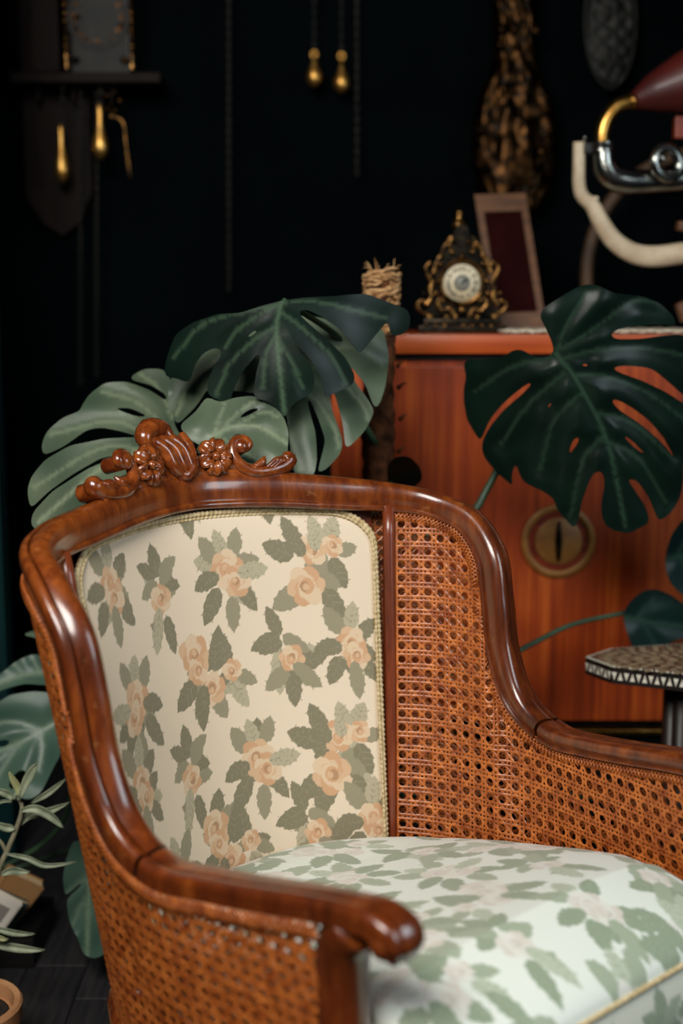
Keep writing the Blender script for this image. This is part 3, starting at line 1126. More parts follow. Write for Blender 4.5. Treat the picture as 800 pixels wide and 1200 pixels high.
def leaf(parent, outline, holes, midrib, veins, Yf, c_dark, c_light, c_vein, label=None, sp=4.5, quilt=.010, vein_w=1.6, name='leaf', curl=.0, fold=0.0):
    O = soften(outline, sp)
    H = [soften(h, sp) for h in holes]
    lo, hi = O.min(0), O.max(0)
    gx, gy = np.meshgrid(np.arange(lo[0], hi[0], sp), np.arange(lo[1], hi[1], sp * .87))
    gx = gx + ((np.arange(gx.shape[0]) % 2) * sp / 2)[:, None]
    G = np.c_[gx.ravel(), gy.ravel()]
    ok = pip(O, G)
    edge_d = seg_dist(G, np.vstack([O, O[:1]]))
    for h in H:
        ok &= ~pip(h, G)
        edge_d = np.minimum(edge_d, seg_dist(G, np.vstack([h, h[:1]])))
    ok &= edge_d > sp * .55
    lines = []
    for ln in [midrib] + veins:
        q = spline(ln, max(4, int(sum(np.hypot(*(np.array(b) - np.array(a))) for a, b in zip(ln[:-1], ln[1:])) / sp * .9)))
        lines.append(q)
    VL = np.vstack(lines)
    dvein = np.min(np.linalg.norm(G[:, None, :] - VL[None], axis=2), axis=1)
    ok &= dvein > sp * .6
    G = G[ok]
    vin = VL[pip(O, VL)]
    if len(H):
        for h in H:
            vin = vin[~pip(h, vin)]
    verts = [tuple(p) for p in O]
    edges = [(i, (i + 1) % len(O)) for i in range(len(O))]
    for h in H:
        b = len(verts)
        verts += [tuple(p) for p in h]
        edges += [(b + i, b + (i + 1) % len(h)) for i in range(len(h))]
    verts += [tuple(p) for p in vin] + [tuple(p) for p in G]
    res = delaunay_2d_cdt([Vector(p) for p in verts], edges, [], 0, 1e-4)
    V2 = np.array([tuple(p) for p in res[0]])
    T = np.array([t for t in res[2] if len(t) == 3])
    cen_ = V2[T].mean(1)
    keep = pip(O, cen_)
    for h in H:
        keep &= ~pip(h, cen_)
    T = T[keep]
    dm = seg_dist(V2, spline(midrib, 30))
    dv = np.min([seg_dist(V2, l) for l in lines], axis=0)
    de = seg_dist(V2, np.vstack([O, O[:1]]))
    for h in H:
        de = np.minimum(de, seg_dist(V2, np.vstack([h, h[:1]])))
    co = []
    for i, (px, py) in enumerate(V2):
        Y = Yf(px, py)
        Y -= quilt * (1 - math.exp(-(dv[i] / 14) ** 2))
        Y += curl * math.exp(-(de[i] / 10) ** 2)
        Y += fold * dm[i] / 100
        Y += .003 * math.sin(px * .045 + py * .02) * math.cos(py * .038 - px * .013)
        co.append(at(px, py, Y))
    used = np.unique(T)
    remap = -np.ones(len(V2), int)
    remap[used] = np.arange(len(used))
    off = OFF[parent.name]
    me = bpy.data.meshes.new(name)
    me.from_pydata([tuple(co[i] - off) for i in used], [], remap[T].tolist())
    me.materials.append(M['leaf'])
    ca = me.color_attributes.new('vein', 'FLOAT_COLOR', 'POINT')
    cd, cl, cv = np.array(lin(c_dark)), np.array(lin(c_light)), np.array(lin(c_vein))
    arr = np.ones((len(used), 4), np.float32)
    for k, i in enumerate(used):
        px, py = V2[i]
        w = .5 + .3 * math.sin(px * .06 + 1.3 * math.sin(py * .05)) + .2 * math.sin(py * .11 + px * .03)
        c = cd * (1 - w) + cl * w
        m_ = max(math.exp(-(dm[i] / (vein_w * 1.5)) ** 2), .6 * math.exp(-(dv[i] / vein_w) ** 2))
        arr[k, :3] = c * (1 - m_) + cv * m_
    ca.data.foreach_set('color', arr.ravel())
    me.polygons.foreach_set('use_smooth', [True] * len(me.polygons))
    bm = bmesh.new()
    bm.from_mesh(me)
    bmesh.ops.recalc_face_normals(bm, faces=bm.faces)
    bm.to_mesh(me)
    bm.free()
    o = bpy.data.objects.new(name, me)
    col.objects.link(o)
    o.parent = parent
    OFF[o.name] = off
    sol = o.modifiers.new('thickness', 'SOLIDIFY')
    sol.thickness = .0009
    sol.offset = 0
    es = o.modifiers.new('crisp_rim', 'EDGE_SPLIT')
    es.split_angle = math.radians(60)
    if label:
        o['label'] = label
    return o


def cx(pts, ox, oy, k):
    return [(ox + u * k, oy + v * k) for u, v in pts]


A = lambda p: cx(p, 180, 330, .3875)
B = lambda p: cx(p, 20, 410, .4125)
C = lambda p: cx(p, 530, 320, .3375)
D4 = lambda p: cx(p, 0, 730, .1917)
D5 = lambda p: cx(p, 0, 880, .2083)
D6 = lambda p: cx(p, 700, 580, .2167)

pole_base = at(446, 600, 2.66)
mon = empty('monstera_plant', (pole_base.x, 2.66, 0), 'tall monstera plant with split leaves climbing a rope-topped coir pole', 'plant')
DK, DL, DV = (9, 23, 18), (15, 33, 25), (66, 88, 66)
SHEEN_D, SHEEN_L, SHEEN_V = (62, 77, 61), (94, 107, 86), (124, 136, 110)  # paler copies of the leaf green, standing in for window sheen

# leaf over the crest, dark, hanging towards the camera
leaf(mon, A([(385, 58), (450, 48), (540, 44), (640, 36), (720, 66), (768, 84), (778, 110), (770, 150), (735, 168), (715, 165), (712, 128), (705, 120), (620, 224), (606, 195), (560, 140), (500, 102), (465, 84), (436, 84),
             (440, 100), (475, 132), (530, 180), (582, 232), (612, 290), (606, 312), (560, 330), (514, 356), (520, 325), (500, 280), (465, 222), (432, 195), (414, 166), (418, 186), (440, 212),
             (472, 245), (488, 290), (480, 338), (440, 356), (406, 385), (397, 418), (382, 390), (342, 360), (305, 355), (302, 330), (311, 270), (325, 222), (316, 210), (300, 236), (265, 275), (240, 330), (224, 386), (205, 360), (165, 346),
             (160, 310), (180, 260), (212, 212), (196, 196), (150, 215), (125, 250), (108, 308), (62, 290), (34, 290), (32, 262), (50, 200), (65, 160), (120, 122), (200, 96), (260, 96), (330, 72)]),
     [A([(320, 140), (300, 148), (276, 172), (292, 168), (312, 155)])],
     A([(388, 60), (372, 130), (376, 220), (386, 310), (396, 405)]),
     [A([(386, 66), (320, 100), (250, 150), (215, 200)]), A([(384, 64), (280, 90), (150, 130), (60, 230)]), A([(376, 130), (300, 180), (230, 250), (190, 340)]), A([(376, 150), (340, 220), (330, 320)]), A([(386, 62), (500, 62), (620, 90), (700, 110)]),
      A([(384, 90), (460, 150), (540, 230), (580, 310)]), A([(376, 180), (420, 250), (450, 320)])],
     lambda x, y: 2.30 - .0001 * (y - 400) + .0000035 * (x - 325) ** 2, DK, DL, DV, 'dark green split leaf hanging over the chair crest', fold=.012, curl=0, quilt=.004)
# leaf behind it, window sheen painted into its colours
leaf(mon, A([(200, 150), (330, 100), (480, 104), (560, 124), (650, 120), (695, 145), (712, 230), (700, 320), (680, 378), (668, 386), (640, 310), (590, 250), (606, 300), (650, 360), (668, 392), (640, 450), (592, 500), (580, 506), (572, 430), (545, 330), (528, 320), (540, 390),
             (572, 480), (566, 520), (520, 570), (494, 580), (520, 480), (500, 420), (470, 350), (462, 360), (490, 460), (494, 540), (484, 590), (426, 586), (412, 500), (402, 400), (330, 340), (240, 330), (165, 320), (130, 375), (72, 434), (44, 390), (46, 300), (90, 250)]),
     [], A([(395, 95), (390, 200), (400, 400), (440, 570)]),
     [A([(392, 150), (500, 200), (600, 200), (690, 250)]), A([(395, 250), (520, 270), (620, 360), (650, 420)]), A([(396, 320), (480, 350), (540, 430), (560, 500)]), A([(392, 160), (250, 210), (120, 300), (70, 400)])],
     lambda x, y: 2.40 - .0007 * (y - 440) + .0000025 * (x - 325) ** 2, SHEEN_D, SHEEN_L, SHEEN_V, 'green leaf with painted pale sheen beneath the dark one', fold=.02, quilt=.012)
# leaf just above the carving, pale sheen in its colours
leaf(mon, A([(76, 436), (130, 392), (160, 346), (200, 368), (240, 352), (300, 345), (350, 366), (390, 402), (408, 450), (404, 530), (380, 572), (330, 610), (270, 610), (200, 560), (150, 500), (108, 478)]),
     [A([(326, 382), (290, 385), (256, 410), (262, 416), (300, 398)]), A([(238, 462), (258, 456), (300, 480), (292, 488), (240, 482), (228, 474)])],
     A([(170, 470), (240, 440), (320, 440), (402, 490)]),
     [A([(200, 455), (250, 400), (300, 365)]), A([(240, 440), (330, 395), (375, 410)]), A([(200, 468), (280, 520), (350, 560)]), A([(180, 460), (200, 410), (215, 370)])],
     lambda x, y: 2.27 - .0010 * (y - 500), SHEEN_D, SHEEN_L, SHEEN_V, 'green leaf with painted pale sheen just above the carved crest', quilt=.008, curl=.008)
# left leaf
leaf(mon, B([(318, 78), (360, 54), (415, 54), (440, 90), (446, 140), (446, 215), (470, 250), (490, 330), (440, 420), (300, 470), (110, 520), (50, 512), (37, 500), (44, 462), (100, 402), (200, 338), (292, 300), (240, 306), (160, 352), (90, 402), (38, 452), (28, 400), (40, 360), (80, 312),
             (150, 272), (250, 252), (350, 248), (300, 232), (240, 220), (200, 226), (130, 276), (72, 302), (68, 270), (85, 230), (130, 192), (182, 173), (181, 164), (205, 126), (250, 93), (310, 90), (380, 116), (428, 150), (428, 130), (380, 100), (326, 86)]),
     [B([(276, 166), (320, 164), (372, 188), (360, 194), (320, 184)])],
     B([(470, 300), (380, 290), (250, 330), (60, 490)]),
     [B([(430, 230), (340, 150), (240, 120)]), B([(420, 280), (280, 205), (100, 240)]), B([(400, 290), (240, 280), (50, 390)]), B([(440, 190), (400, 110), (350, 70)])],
     lambda x, y: 2.36 - .0013 * (y - 520) + .0002 * (x - 130), SHEEN_D, SHEEN_L, SHEEN_V, 'green fingered leaf with painted pale sheen at the left of the crest', fold=.02, quilt=.014)
# big dark leaf before the cabinet
leaf(mon, C([(355, 275), (345, 290), (300, 296), (265, 281), (240, 263), (205, 267), (180, 290), (100, 300), (40, 300), (33, 320), (52, 355), (40, 385), (38, 440), (50, 510), (80, 560), (97, 586), (130, 508), (180, 448), (240, 398), (274, 376), (276, 386), (240, 422), (180, 472), (130, 532), (104, 578),
             (100, 610), (110, 640), (150, 690), (212, 742), (204, 715), (214, 664), (226, 664), (228, 694), (250, 730), (310, 755), (355, 785), (358, 815), (380, 842), (424, 892), (436, 860), (450, 790), (480, 710), (504, 678), (525, 690), (528, 740), (515, 800), (520, 862), (545, 890),
             (610, 906), (650, 886), (686, 865), (670, 810), (630, 750), (604, 711), (640, 718), (682, 780), (716, 864), (760, 832), (790, 780), (801, 720), (800, 660), (850, 600), (880, 520), (880, 480), (800, 452), (740, 412), (650, 370), (590, 350), (552, 330), (580, 321), (640, 324), (692, 331), (740, 370), (800, 424), (884, 470),
             (895, 380), (870, 290), (830, 232), (800, 212), (740, 216), (650, 229), (560, 230), (538, 216), (556, 200), (620, 186), (700, 178), (780, 184), (768, 150), (720, 105), (660, 80), (560, 70), (490, 36), (440, 45), (380, 80), (310, 125), (299, 145), (325, 195), (345, 240)]),
     [C([(545, 440), (562, 434), (620, 465), (680, 510), (732, 570), (772, 644), (720, 582), (650, 522), (580, 477)]), C([(589, 561), (620, 578), (672, 632), (630, 606)]), C([(440, 318), (455, 311), (480, 316), (476, 326), (452, 327)]),
      C([(426, 565), (448, 567), (430, 600), (402, 634), (410, 595)]), C([(350, 442), (338, 466), (322, 476), (332, 456)])],
     C([(358, 278), (430, 370), (490, 480), (545, 610), (600, 880)]),
     [C([(362, 272), (400, 170), (462, 70)]), C([(364, 270), (480, 200), (620, 100), (700, 100)]), C([(380, 296), (520, 265), (700, 265), (860, 300)]), C([(425, 355), (540, 360), (700, 430), (860, 560)]), C([(340, 290), (200, 330), (80, 410)]), C([(388, 348), (270, 450), (170, 590)]),
      C([(440, 420), (350, 520), (305, 680)]), C([(490, 480), (620, 520), (760, 640)]), C([(530, 580), (640, 640), (740, 790)]), C([(515, 570), (450, 660), (410, 840)])],
     lambda x, y: 2.46 + .0003 * (y - 480) + .0000045 * (x - 690) ** 2, DK, DL, (44, 66, 51), 'big dark leaf with long slots before the cabinet', fold=.018, quilt=.012, curl=.006, vein_w=1.4)
# two leaves at the right edge
leaf(mon, D6([(135, 640), (170, 580), (240, 520), (310, 505), (400, 540), (462, 590), (600, 650), (640, 720), (560, 790), (462, 770), (390, 800), (330, 850), (190, 836), (150, 720)]), [], D6([(140, 660), (300, 690), (600, 720)]),
     [D6([(200, 670), (300, 560)]), D6([(250, 690), (300, 800)])], lambda x, y: 2.78 + .0004 * (x - 760), (14, 32, 30), (24, 46, 42), (40, 64, 54), 'dark leaf above the inlaid table')
leaf(mon, D6([(365, 320), (400, 210), (462, 130), (560, 60), (680, 120), (700, 340), (600, 560), (520, 575), (462, 545), (400, 490), (370, 420)]), [], D6([(380, 340), (500, 330), (690, 320)]),
     [D6([(420, 335), (500, 200)]), D6([(440, 335), (520, 470)])], lambda x, y: 2.76 + .0004 * (x - 800), (14, 36, 34), (24, 52, 46), (44, 74, 62), 'dark leaf cut by the right edge above the table')
leaf(mon, [(452, 548), (462, 535), (478, 534), (492, 546), (496, 562), (480, 575), (456, 572)], [], [(455, 565), (475, 555), (494, 550)], [], lambda x, y: 2.58 + .003 * (y - 555), (8, 18, 15), (12, 26, 20), (22, 38, 30), 'small dark leaf at the foot of the pole')


def stalk(parent, pts, r0, r1, n=24, m='stem', name='petiole'):
    P = spline([tuple(at(a, b, c)) for a, b, c in pts], n)
    return MB().tube(P, list(np.linspace(r0, r1, n)), 8).build(name, M[m], parent)


stalk(mon, [(456, 640, 2.64), (540, 612, 2.60), (575, 565, 2.62), (620, 470, 2.60), (650, 414, 2.478)], .009, .006)
stalk(mon, [(460, 800, 2.64), (560, 785, 2.66), (622, 755, 2.72), (670, 732, 2.76), (732, 718, 2.772)], .008, .005)
stalk(mon, [(456, 930, 2.66), (640, 930, 2.74), (800, 930, 2.80), (850, 760, 2.84), (790, 656, 2.762)], .009, .005)
stalk(mon, [(444, 470, 2.62), (400, 400, 2.46), (332, 352, 2.312)], .008, .005)
stalk(mon, [(440, 520, 2.62), (390, 440, 2.55), (333, 368, 2.41)], .008, .005)
stalk(mon, [(440, 600, 2.62), (330, 600, 2.45), (245, 512, 2.285)], .008, .005)
stalk(mon, [(440, 640, 2.62), (300, 620, 2.50), (214, 534, 2.345)], .008, .005)
stalk(mon, [(455, 600, 2.64), (458, 575, 2.60), (458, 566, 2.585)], .006, .004)
# pole: coir core, rope at its head, leaf sheaths
zt = at(446, 318, 2.66).z
pz = np.linspace(.22, zt - .02, 150)
Rp = 19 / ppm(2.66)
mb = MB()
rings = []
nk = 28
v = []
for i, z in enumerate(pz):
    for k in range(nk):
        a = 2 * math.pi * k / nk
        r = Rp * (.96 + .10 * math.sin(3 * a + z * 60) * math.sin(z * 95 + a) + .06 * rng.random())
        v.append((pole_base.x - .006 + r * math.cos(a), 2.66 + r * math.sin(a), z))
mb.add(v, [(i * nk + k, i * nk + (k + 1) % nk, (i + 1) * nk + (k + 1) % nk, (i + 1) * nk + k) for i in range(len(pz) - 1) for k in range(nk)] + [tuple(range(nk)), tuple((len(pz) - 1) * nk + k for k in range(nk))])
mb.build('coir_pole', M['coir'], mon)
mb = MB()
zr0, zr1 = at(446, 392, 2.66).z, at(446, 318, 2.66).z
mb.lathe([(Rp * .98, zr0), (Rp * 1.02, zr0 + .03), (Rp * .92, zr0 + .07), (Rp * 1.0, zr1 - .045), (Rp * .90, zr1 - .03), (Rp * 1.05, zr1 - .012), (Rp * .8, zr1 + .002), (.001, zr1 + .004)], (pole_base.x, 2.66, 0), 24,
         mod=lambda a, h: 1 + .06 * math.sin(5 * a + h * 160))
for k in range(46):
    a0, zz0 = random.random() * 6.28, random.uniform(zr0, zr1 - .006)
    sweep_, rise = random.uniform(1.5, 4.5), random.uniform(-.004, .026)
    rad_ = Rp * random.uniform(.98, 1.10)
    m_ = 18
    mb.tube([(pole_base.x + rad_ * math.cos(a0 + sweep_ * q / m_), 2.66 + rad_ * math.sin(a0 + sweep_ * q / m_), min(zz0 + rise * q / m_ + .002 * math.sin(q * .9 + k), zr1 + .006)) for q in range(m_ + 1)],
            [random.uniform(.0028, .0052)] * (m_ + 1), 6)
mb.build('rope_wrap', M['rope'], mon)
for k in range(16):
    a = random.random() * 6.28
    b0 = Vector((pole_base.x + Rp * .7 * math.cos(a), 2.66 + Rp * .7 * math.sin(a), zt))
    d = Vector((math.cos(a) * .5 + random.uniform(-.4, .4), math.sin(a) * .5, random.uniform(.2, 1))) * random.uniform(.012, .03)
    MB().tube([b0, b0 + d * .6 + Vector((0, 0, .004)), b0 + d], [.0012, .0009, .0004], 5).build('rope_fibre', M['rope'], mon)
for (px, py, dx) in ((466, 455, 10), (468, 492, 9), (465, 430, 7), (430, 505, -9), (466, 530, 8)):
    p = at(px, py, 2.64)
    q = at(px + dx, py - 6, 2.63)
    MB().tube([p, (p + q) / 2 + Vector((0, 0, .003)), q], [.005, .0035, .001], 6).build('leaf_sheath', M['coir'], mon)
MB().lathe([(.11, .0), (.115, .01), (.14, .23), (.15, .235), (.15, .26), (.138, .26), (.132, .235), (.0, .232)], (pole_base.x, 2.66, 0), 36).build('plant_pot', M['pot'], mon, sharp=40)

# ------------------------------------------------------------------ second monstera, low on the left
m2 = empty('monstera_plant', (at(-150, 900, 2.55).x, 2.55, 0), 'low monstera with grey-green leaves beside the armchair at the left edge', 'plant')
LD, LL2, LV = (54, 80, 68), (78, 102, 86), (104, 124, 102)  # grey-green tones, lighter than the big dark leaves
leaf(m2, D4([(-220, 620), (-150, 540), (0, 480), (60, 440), (200, 418), (330, 428), (430, 560), (400, 740), (320, 900), (250, 1040), (180, 1085), (100, 1060), (0, 1040), (-120, 980), (-220, 850)]),
     [D4([(-30, 730), (20, 708), (75, 718), (60, 745), (0, 770)]), D4([(110, 900), (150, 882), (178, 905), (165, 950), (130, 1000), (60, 1030), (40, 990)])],
     D4([(420, 560), (200, 690), (0, 780), (-180, 840)]), [D4([(260, 650), (80, 600), (-100, 640)]), D4([(250, 660), (260, 780), (240, 900)]), D4([(150, 715), (60, 830), (-20, 960)])],
     lambda x, y: 2.50 - .0008 * (y - 860), LD, LL2, LV, 'grey-green leaf with two holes beside the caned side', quilt=.012)
leaf(m2, D4([(-160, 420), (-80, 360), (0, 316), (90, 240), (180, 194), (260, 193), (380, 250), (380, 388), (150, 370), (40, 400), (-60, 440)]), [], D4([(360, 300), (150, 320), (-120, 420)]),
     [D4([(250, 312), (200, 220)]), D4([(150, 320), (90, 260)])], lambda x, y: 2.56 - .0010 * (y - 800), LD, LL2, LV, 'grey-green upper leaf')
leaf(m2, D4([(128, 76), (160, 56), (200, 47), (300, 44), (320, 110), (250, 104), (190, 80)]), [], D4([(135, 74), (220, 72), (310, 80)]), [], lambda x, y: 2.56, LD, LL2, LV, 'tip of a leaf behind the chair')
leaf(m2, D5([(412, 500), (368, 620), (352, 720), (366, 820), (400, 790), (462, 735), (470, 745), (410, 800), (372, 832), (390, 960), (440, 1060), (470, 1152), (505, 1168), (545, 1172), (640, 1100), (640, 540)]), [], D5([(520, 520), (500, 800), (490, 1150)]),
     [D5([(510, 700), (420, 760), (370, 800)]), D5([(500, 800), (440, 900), (410, 980)])], lambda x, y: 2.42 - .0004 * (y - 1050), LD, LL2, LV, 'grey-green leaf hanging low beside the chair')
stalk(m2, [(-150, 1080, 2.56), (60, 980, 2.60), (84, 838, 2.515)], .007, .005)
stalk(m2, [(-152, 1080, 2.56), (30, 900, 2.66), (70, 788, 2.58)], .007, .005)
stalk(m2, [(-152, 1080, 2.56), (40, 860, 2.70), (64, 746, 2.57)], .006, .004)
stalk(m2, [(-150, 1080, 2.56), (40, 1010, 2.72), (108, 990, 2.445)], .006, .004)
px_ = m2.location.x
MB().lathe([(.10, .0), (.105, .01), (.125, .20), (.135, .205), (.135, .23), (.122, .23), (.118, .205), (.0, .2)], (px_, 2.55, 0), 32).build('plant_pot', M['pot'], m2, sharp=40)

# ------------------------------------------------------------------ cabinet
YC = 2.95
cl, cr_ = at(388, 400, YC).x, at(1010, 400, YC).x
ztop = at(560, 391, YC).z
zbot = at(700, 846, YC).z
cabn = empty('cabinet', ((cl + cr_) / 2, YC, 0), 'mahogany veneered cabinet with round brass handle behind the chair', 'cabinet')
zslab = at(560, 415, YC).z
cxm, cw = (cl + cr_) / 2, cr_ - cl
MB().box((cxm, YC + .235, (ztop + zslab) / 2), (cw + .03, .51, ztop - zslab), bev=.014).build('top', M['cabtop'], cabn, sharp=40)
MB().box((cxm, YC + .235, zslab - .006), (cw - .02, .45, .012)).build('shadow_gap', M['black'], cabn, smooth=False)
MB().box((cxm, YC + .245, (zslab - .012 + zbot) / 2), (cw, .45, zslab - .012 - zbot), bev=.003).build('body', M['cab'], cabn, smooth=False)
fw0, fw1 = cw * .80 - .012, cw * .20 - .012
for k, sx in enumerate((-1, 1)):
    dr = MB().box(((cl + .010 + fw0 / 2) if sx < 0 else (cr_ - .010 - fw1 / 2), YC + .014, (zslab - .03 + zbot) / 2 + .002), ((fw0 if sx < 0 else fw1), .018, zslab - .03 - zbot), bev=.002).build('door', M['cab'], cabn, smooth=False)
    if sx == -1:
        c = at(654, 634, YC)
        ri = 1 / ppm(YC)
        # round handle: outer ring, recessed dish, plate with a slot grip
        MB().lathe([(44 * ri, .004), (44 * ri, -.003), (42 * ri, -.006), (38 * ri, -.006), (36 * ri, -.003), (36 * ri, .004)], c, 48, axis='y').build('handle_ring', M['plate'], dr, sharp=40)
        MB().lathe([(36 * ri, .004), (36 * ri, .001), (0.0001, .001)], c, 40, axis='y').build('handle_dish', M['redwood'], dr, sharp=40)
        MB().lathe([(28 * ri, .002), (28 * ri, -.004), (26 * ri, -.006), (0.0001, -.0065)], c, 40, axis='y').build('handle_plate', M['plate'], dr, sharp=40)
        MB().lathe([(0.0001, -26 * ri), (2.5 * ri, -20 * ri), (4.2 * ri, 0), (2.5 * ri, 20 * ri), (0.0001, 26 * ri)], c + Vector((0, -.008, 0)), 12).build('handle_grip', M['bronze'], dr)
        OFF[dr.name] = OFF[cabn.name]
MB().box((cxm, YC + .25, (zbot + .10) / 2 - .01 + .03), (cw - .04, .42, zbot - .10 + .0), bev=.003).build('base', M['black'], cabn, smooth=False)
MB().box((cxm, YC + .004, zbot - .022), (cw - .01, .03, .012), bev=.002).build('brass_strip', M['brass'], cabn)
for sx in (-1, 1):
    for yy in (.06, .42):
        MB().lathe([(.02, 0), (.025, .05), (.03, .13)], (cxm + sx * (cw / 2 - .08), YC + yy, 0), 14).build('foot', M['black'], cabn)


# ------------------------------------------------------------------ things on the cabinet
def text_mesh(body, size, loc, rot, material, name, parent):
    cu = bpy.data.curves.new('numeral_curve', 'FONT')
    cu.body = body
    cu.size = size
    cu.align_x = 'CENTER'
    cu.align_y = 'CENTER'
    cu.extrude = .0003
    cu.resolution_u = 2
    to = bpy.data.objects.new('numeral_tmp', cu)
    col.objects.link(to)
    dg = bpy.context.evaluated_depsgraph_get()
    me = bpy.data.meshes.new_from_object(to.evaluated_get(dg))
    bpy.data.objects.remove(to)
    me.name = name
    me.materials.clear()
    me.materials.append(material)
    mat = Matrix.Translation(Vector(loc) - OFF[parent.name]) @ rot
    me.transform(mat)
    o = bpy.data.objects.new(name, me)
    col.objects.link(o)
    o.parent = parent
    OFF[o.name] = OFF[parent.name]
    return o


ROMAN = ['XII', 'I', 'II', 'III', 'IIII', 'V', 'VI', 'VII', 'VIII', 'IX', 'X', 'XI']


def dial_numerals(parent, c, R, size, material):
    for k, t in enumerate(ROMAN):
        a = -k / 12 * 2 * math.pi
        rot = Matrix.Rotation(a, 4, 'Y') @ Matrix.Rotation(math.pi / 2, 4, 'X')
        rot = Matrix.Rotation(-a, 4, 'Y') @ Matrix.Rotation(math.pi / 2, 4, 'X')
        p = Vector(c) + Vector((math.sin(-a) * R, 0, math.cos(a) * R))
        text_mesh(t, size, p, rot, material, 'numeral', parent)


YK = 3.10
u1 = 1 / ppm(YK)
mc = empty('mantel_clock', (at(540, 388, YK).x, YK, ztop), 'ornate gilt mantel clock with round cream dial on the cabinet', 'clock')
K_ = lambda px, py, dy=0: at(px, py, YK) + Vector((0, dy, 0))
zs = ztop - at(540, 390, YK).z  # set the foot on the cabinet top
kz = lambda px, py, dy=0: K_(px, py, dy) + Vector((0, 0, zs))
x0, x1 = kz(489, 380).x, kz(591, 380).x
MB().box(((x0 + x1) / 2, YK + .01, ztop + .008), (x1 - x0, .13, .016), bev=.004).box(((x0 + x1) / 2, YK + .01, ztop + .024), ((x1 - x0) * .88, .11, .016), bev=.004).build('plinth', M['bronze'], mc, sharp=40)
hw_prof = [(370, 44), (362, 40), (352, 34), (340, 32), (325, 31), (312, 28), (300, 22), (290, 16), (278, 10), (266, 6)]
poly = [(kz(540 - w, y).x, kz(540, y).z) for y, w in hw_prof] + [(kz(540 + w, y).x, kz(540, y).z) for y, w in reversed(hw_prof)]
MB().prism(poly, YK - .016, YK + .05).build('case', M['bronze'], mc, smooth=False)
c = kz(540, 332, -.02)
MB().lathe([(27 * u1, .006), (27 * u1, -.004), (24 * u1, -.008), (21.5 * u1, -.006), (21 * u1, .004)], c, 40, axis='y').build('bezel', M['gilt'], mc, sharp=50)
dl_ = MB().lathe([(21.5 * u1, .002), (21 * u1, -.003), (0.0001, -.0045)], c, 40, axis='y').build('dial', M['dial'], mc)
MB().lathe([(9.5 * u1, -.003), (9.5 * u1, -.0055), (.0001, -.006)], c, 28, axis='y').build('dial_centre', M['dialgrey'], dl_)
dial_numerals(dl_, c + Vector((0, -.0052, 0)), 15.5 * u1, 7.5 * u1, M['ink'])
MB().box(c + Vector((2 * u1, -.0075, 2.5 * u1)), (1.4 * u1, .001, 9 * u1), rot=Matrix.Rotation(math.radians(38), 3, 'Y')).build('hour_hand', M['ink'], dl_)
MB().box(c + Vector((3.6 * u1, -.0085, 1.6 * u1)), (1.2 * u1, .001, 12 * u1), rot=Matrix.Rotation(math.radians(66), 3, 'Y')).build('minute_hand', M['ink'], dl_)
# rocaille ornaments
for sg in (-1, 1):
    X = lambda d, y, dy=-.02, sg=sg: kz(540 + sg * d, y, dy)
    for pts, r0, r1 in (([(34, 372), (46, 366), (52, 358), (46, 352), (42, 358)], 3.2, 2), ([(42, 358), (36, 350), (37, 340), (34, 330)], 4, 3), ([(34, 332), (40, 322), (42, 314), (36, 308), (33, 314)], 2.6, 2),
                        ([(34, 322), (30, 310), (26, 302), (22, 300)], 4, 3), ([(24, 302), (22, 292), (16, 286), (14, 292)], 3, 2.2), ([(22, 366), (28, 358), (26, 350), (20, 354)], 3.4, 2.4), ([(14, 286), (12, 278), (17, 284)], 2.6, 1.6), ([(8, 372), (14, 362), (22, 366)], 3.2, 2.4)):
        sp = spline([tuple(X(*p)) for p in pts], 20)
        MB().tube(sp, list(np.linspace(r0, r1, 20) * u1), 8).build('scroll', M['gilt'], mc)
    for d, y, r in ((18, 372, 4), (30, 344, 3), (29, 330, 3.2), (25, 310, 3.4), (12, 296, 3.2), (8, 284, 2.6), (31, 318, 2.6), (38, 372, 3.4), (44, 344, 2.2)):
        MB().ball(X(d, y, -.022), (r * u1, r * u1 * .8, r * u1), 10, 6).build('boss', M['gilt'], mc)
MB().lathe([(7 * u1, 0), (8 * u1, 4 * u1), (4 * u1, 8 * u1), (3 * u1, 12 * u1), (7 * u1, 16 * u1), (8 * u1, 21 * u1), (5 * u1, 26 * u1), (2.5 * u1, 29 * u1), (4.5 * u1, 33 * u1), (4 * u1, 37 * u1), (.0001, 40 * u1)], kz(537, 286, 0), 16).build('finial', M['gilt'], mc)
for px, py, r in ((540, 364, 5), (533, 372, 3.4), (548, 372, 3.4), (540, 302, 4)):
    MB().ball(kz(px, py, -.024), (r * u1, r * u1 * .7, r * u1), 10, 6).build('boss', M['gilt'], mc)
for k in range(9):
    MB().ball(Vector((x0 + (x1 - x0) * (.08 + .105 * k), YK - .054, ztop + .017)), (.0055, .004, .0045), 8, 6).build('boss', M['gilt'], mc)

# leaning framed panel
YF = 3.27
fr = empty('framed_panel', (at(605, 380, YF).x, YF, ztop), 'dark red panel in a tan wooden frame leaning behind the mantel clock', 'picture')
q = [at(581, 368, YF), at(641, 366, YF), at(616, 206, YF + .10), at(556, 208, YF + .10)]
dz = Vector((0, 0, ztop - q[0].z))
q = [p + dz * 1.0 for p in q]


def slab(p, th):
    b = [v + Vector((0, th, 0)) for v in p]
    return list(p) + b, [(0, 1, 2, 3), (7, 6, 5, 4), (0, 4, 5, 1), (1, 5, 6, 2), (2, 6, 7, 3), (3, 7, 4, 0)]


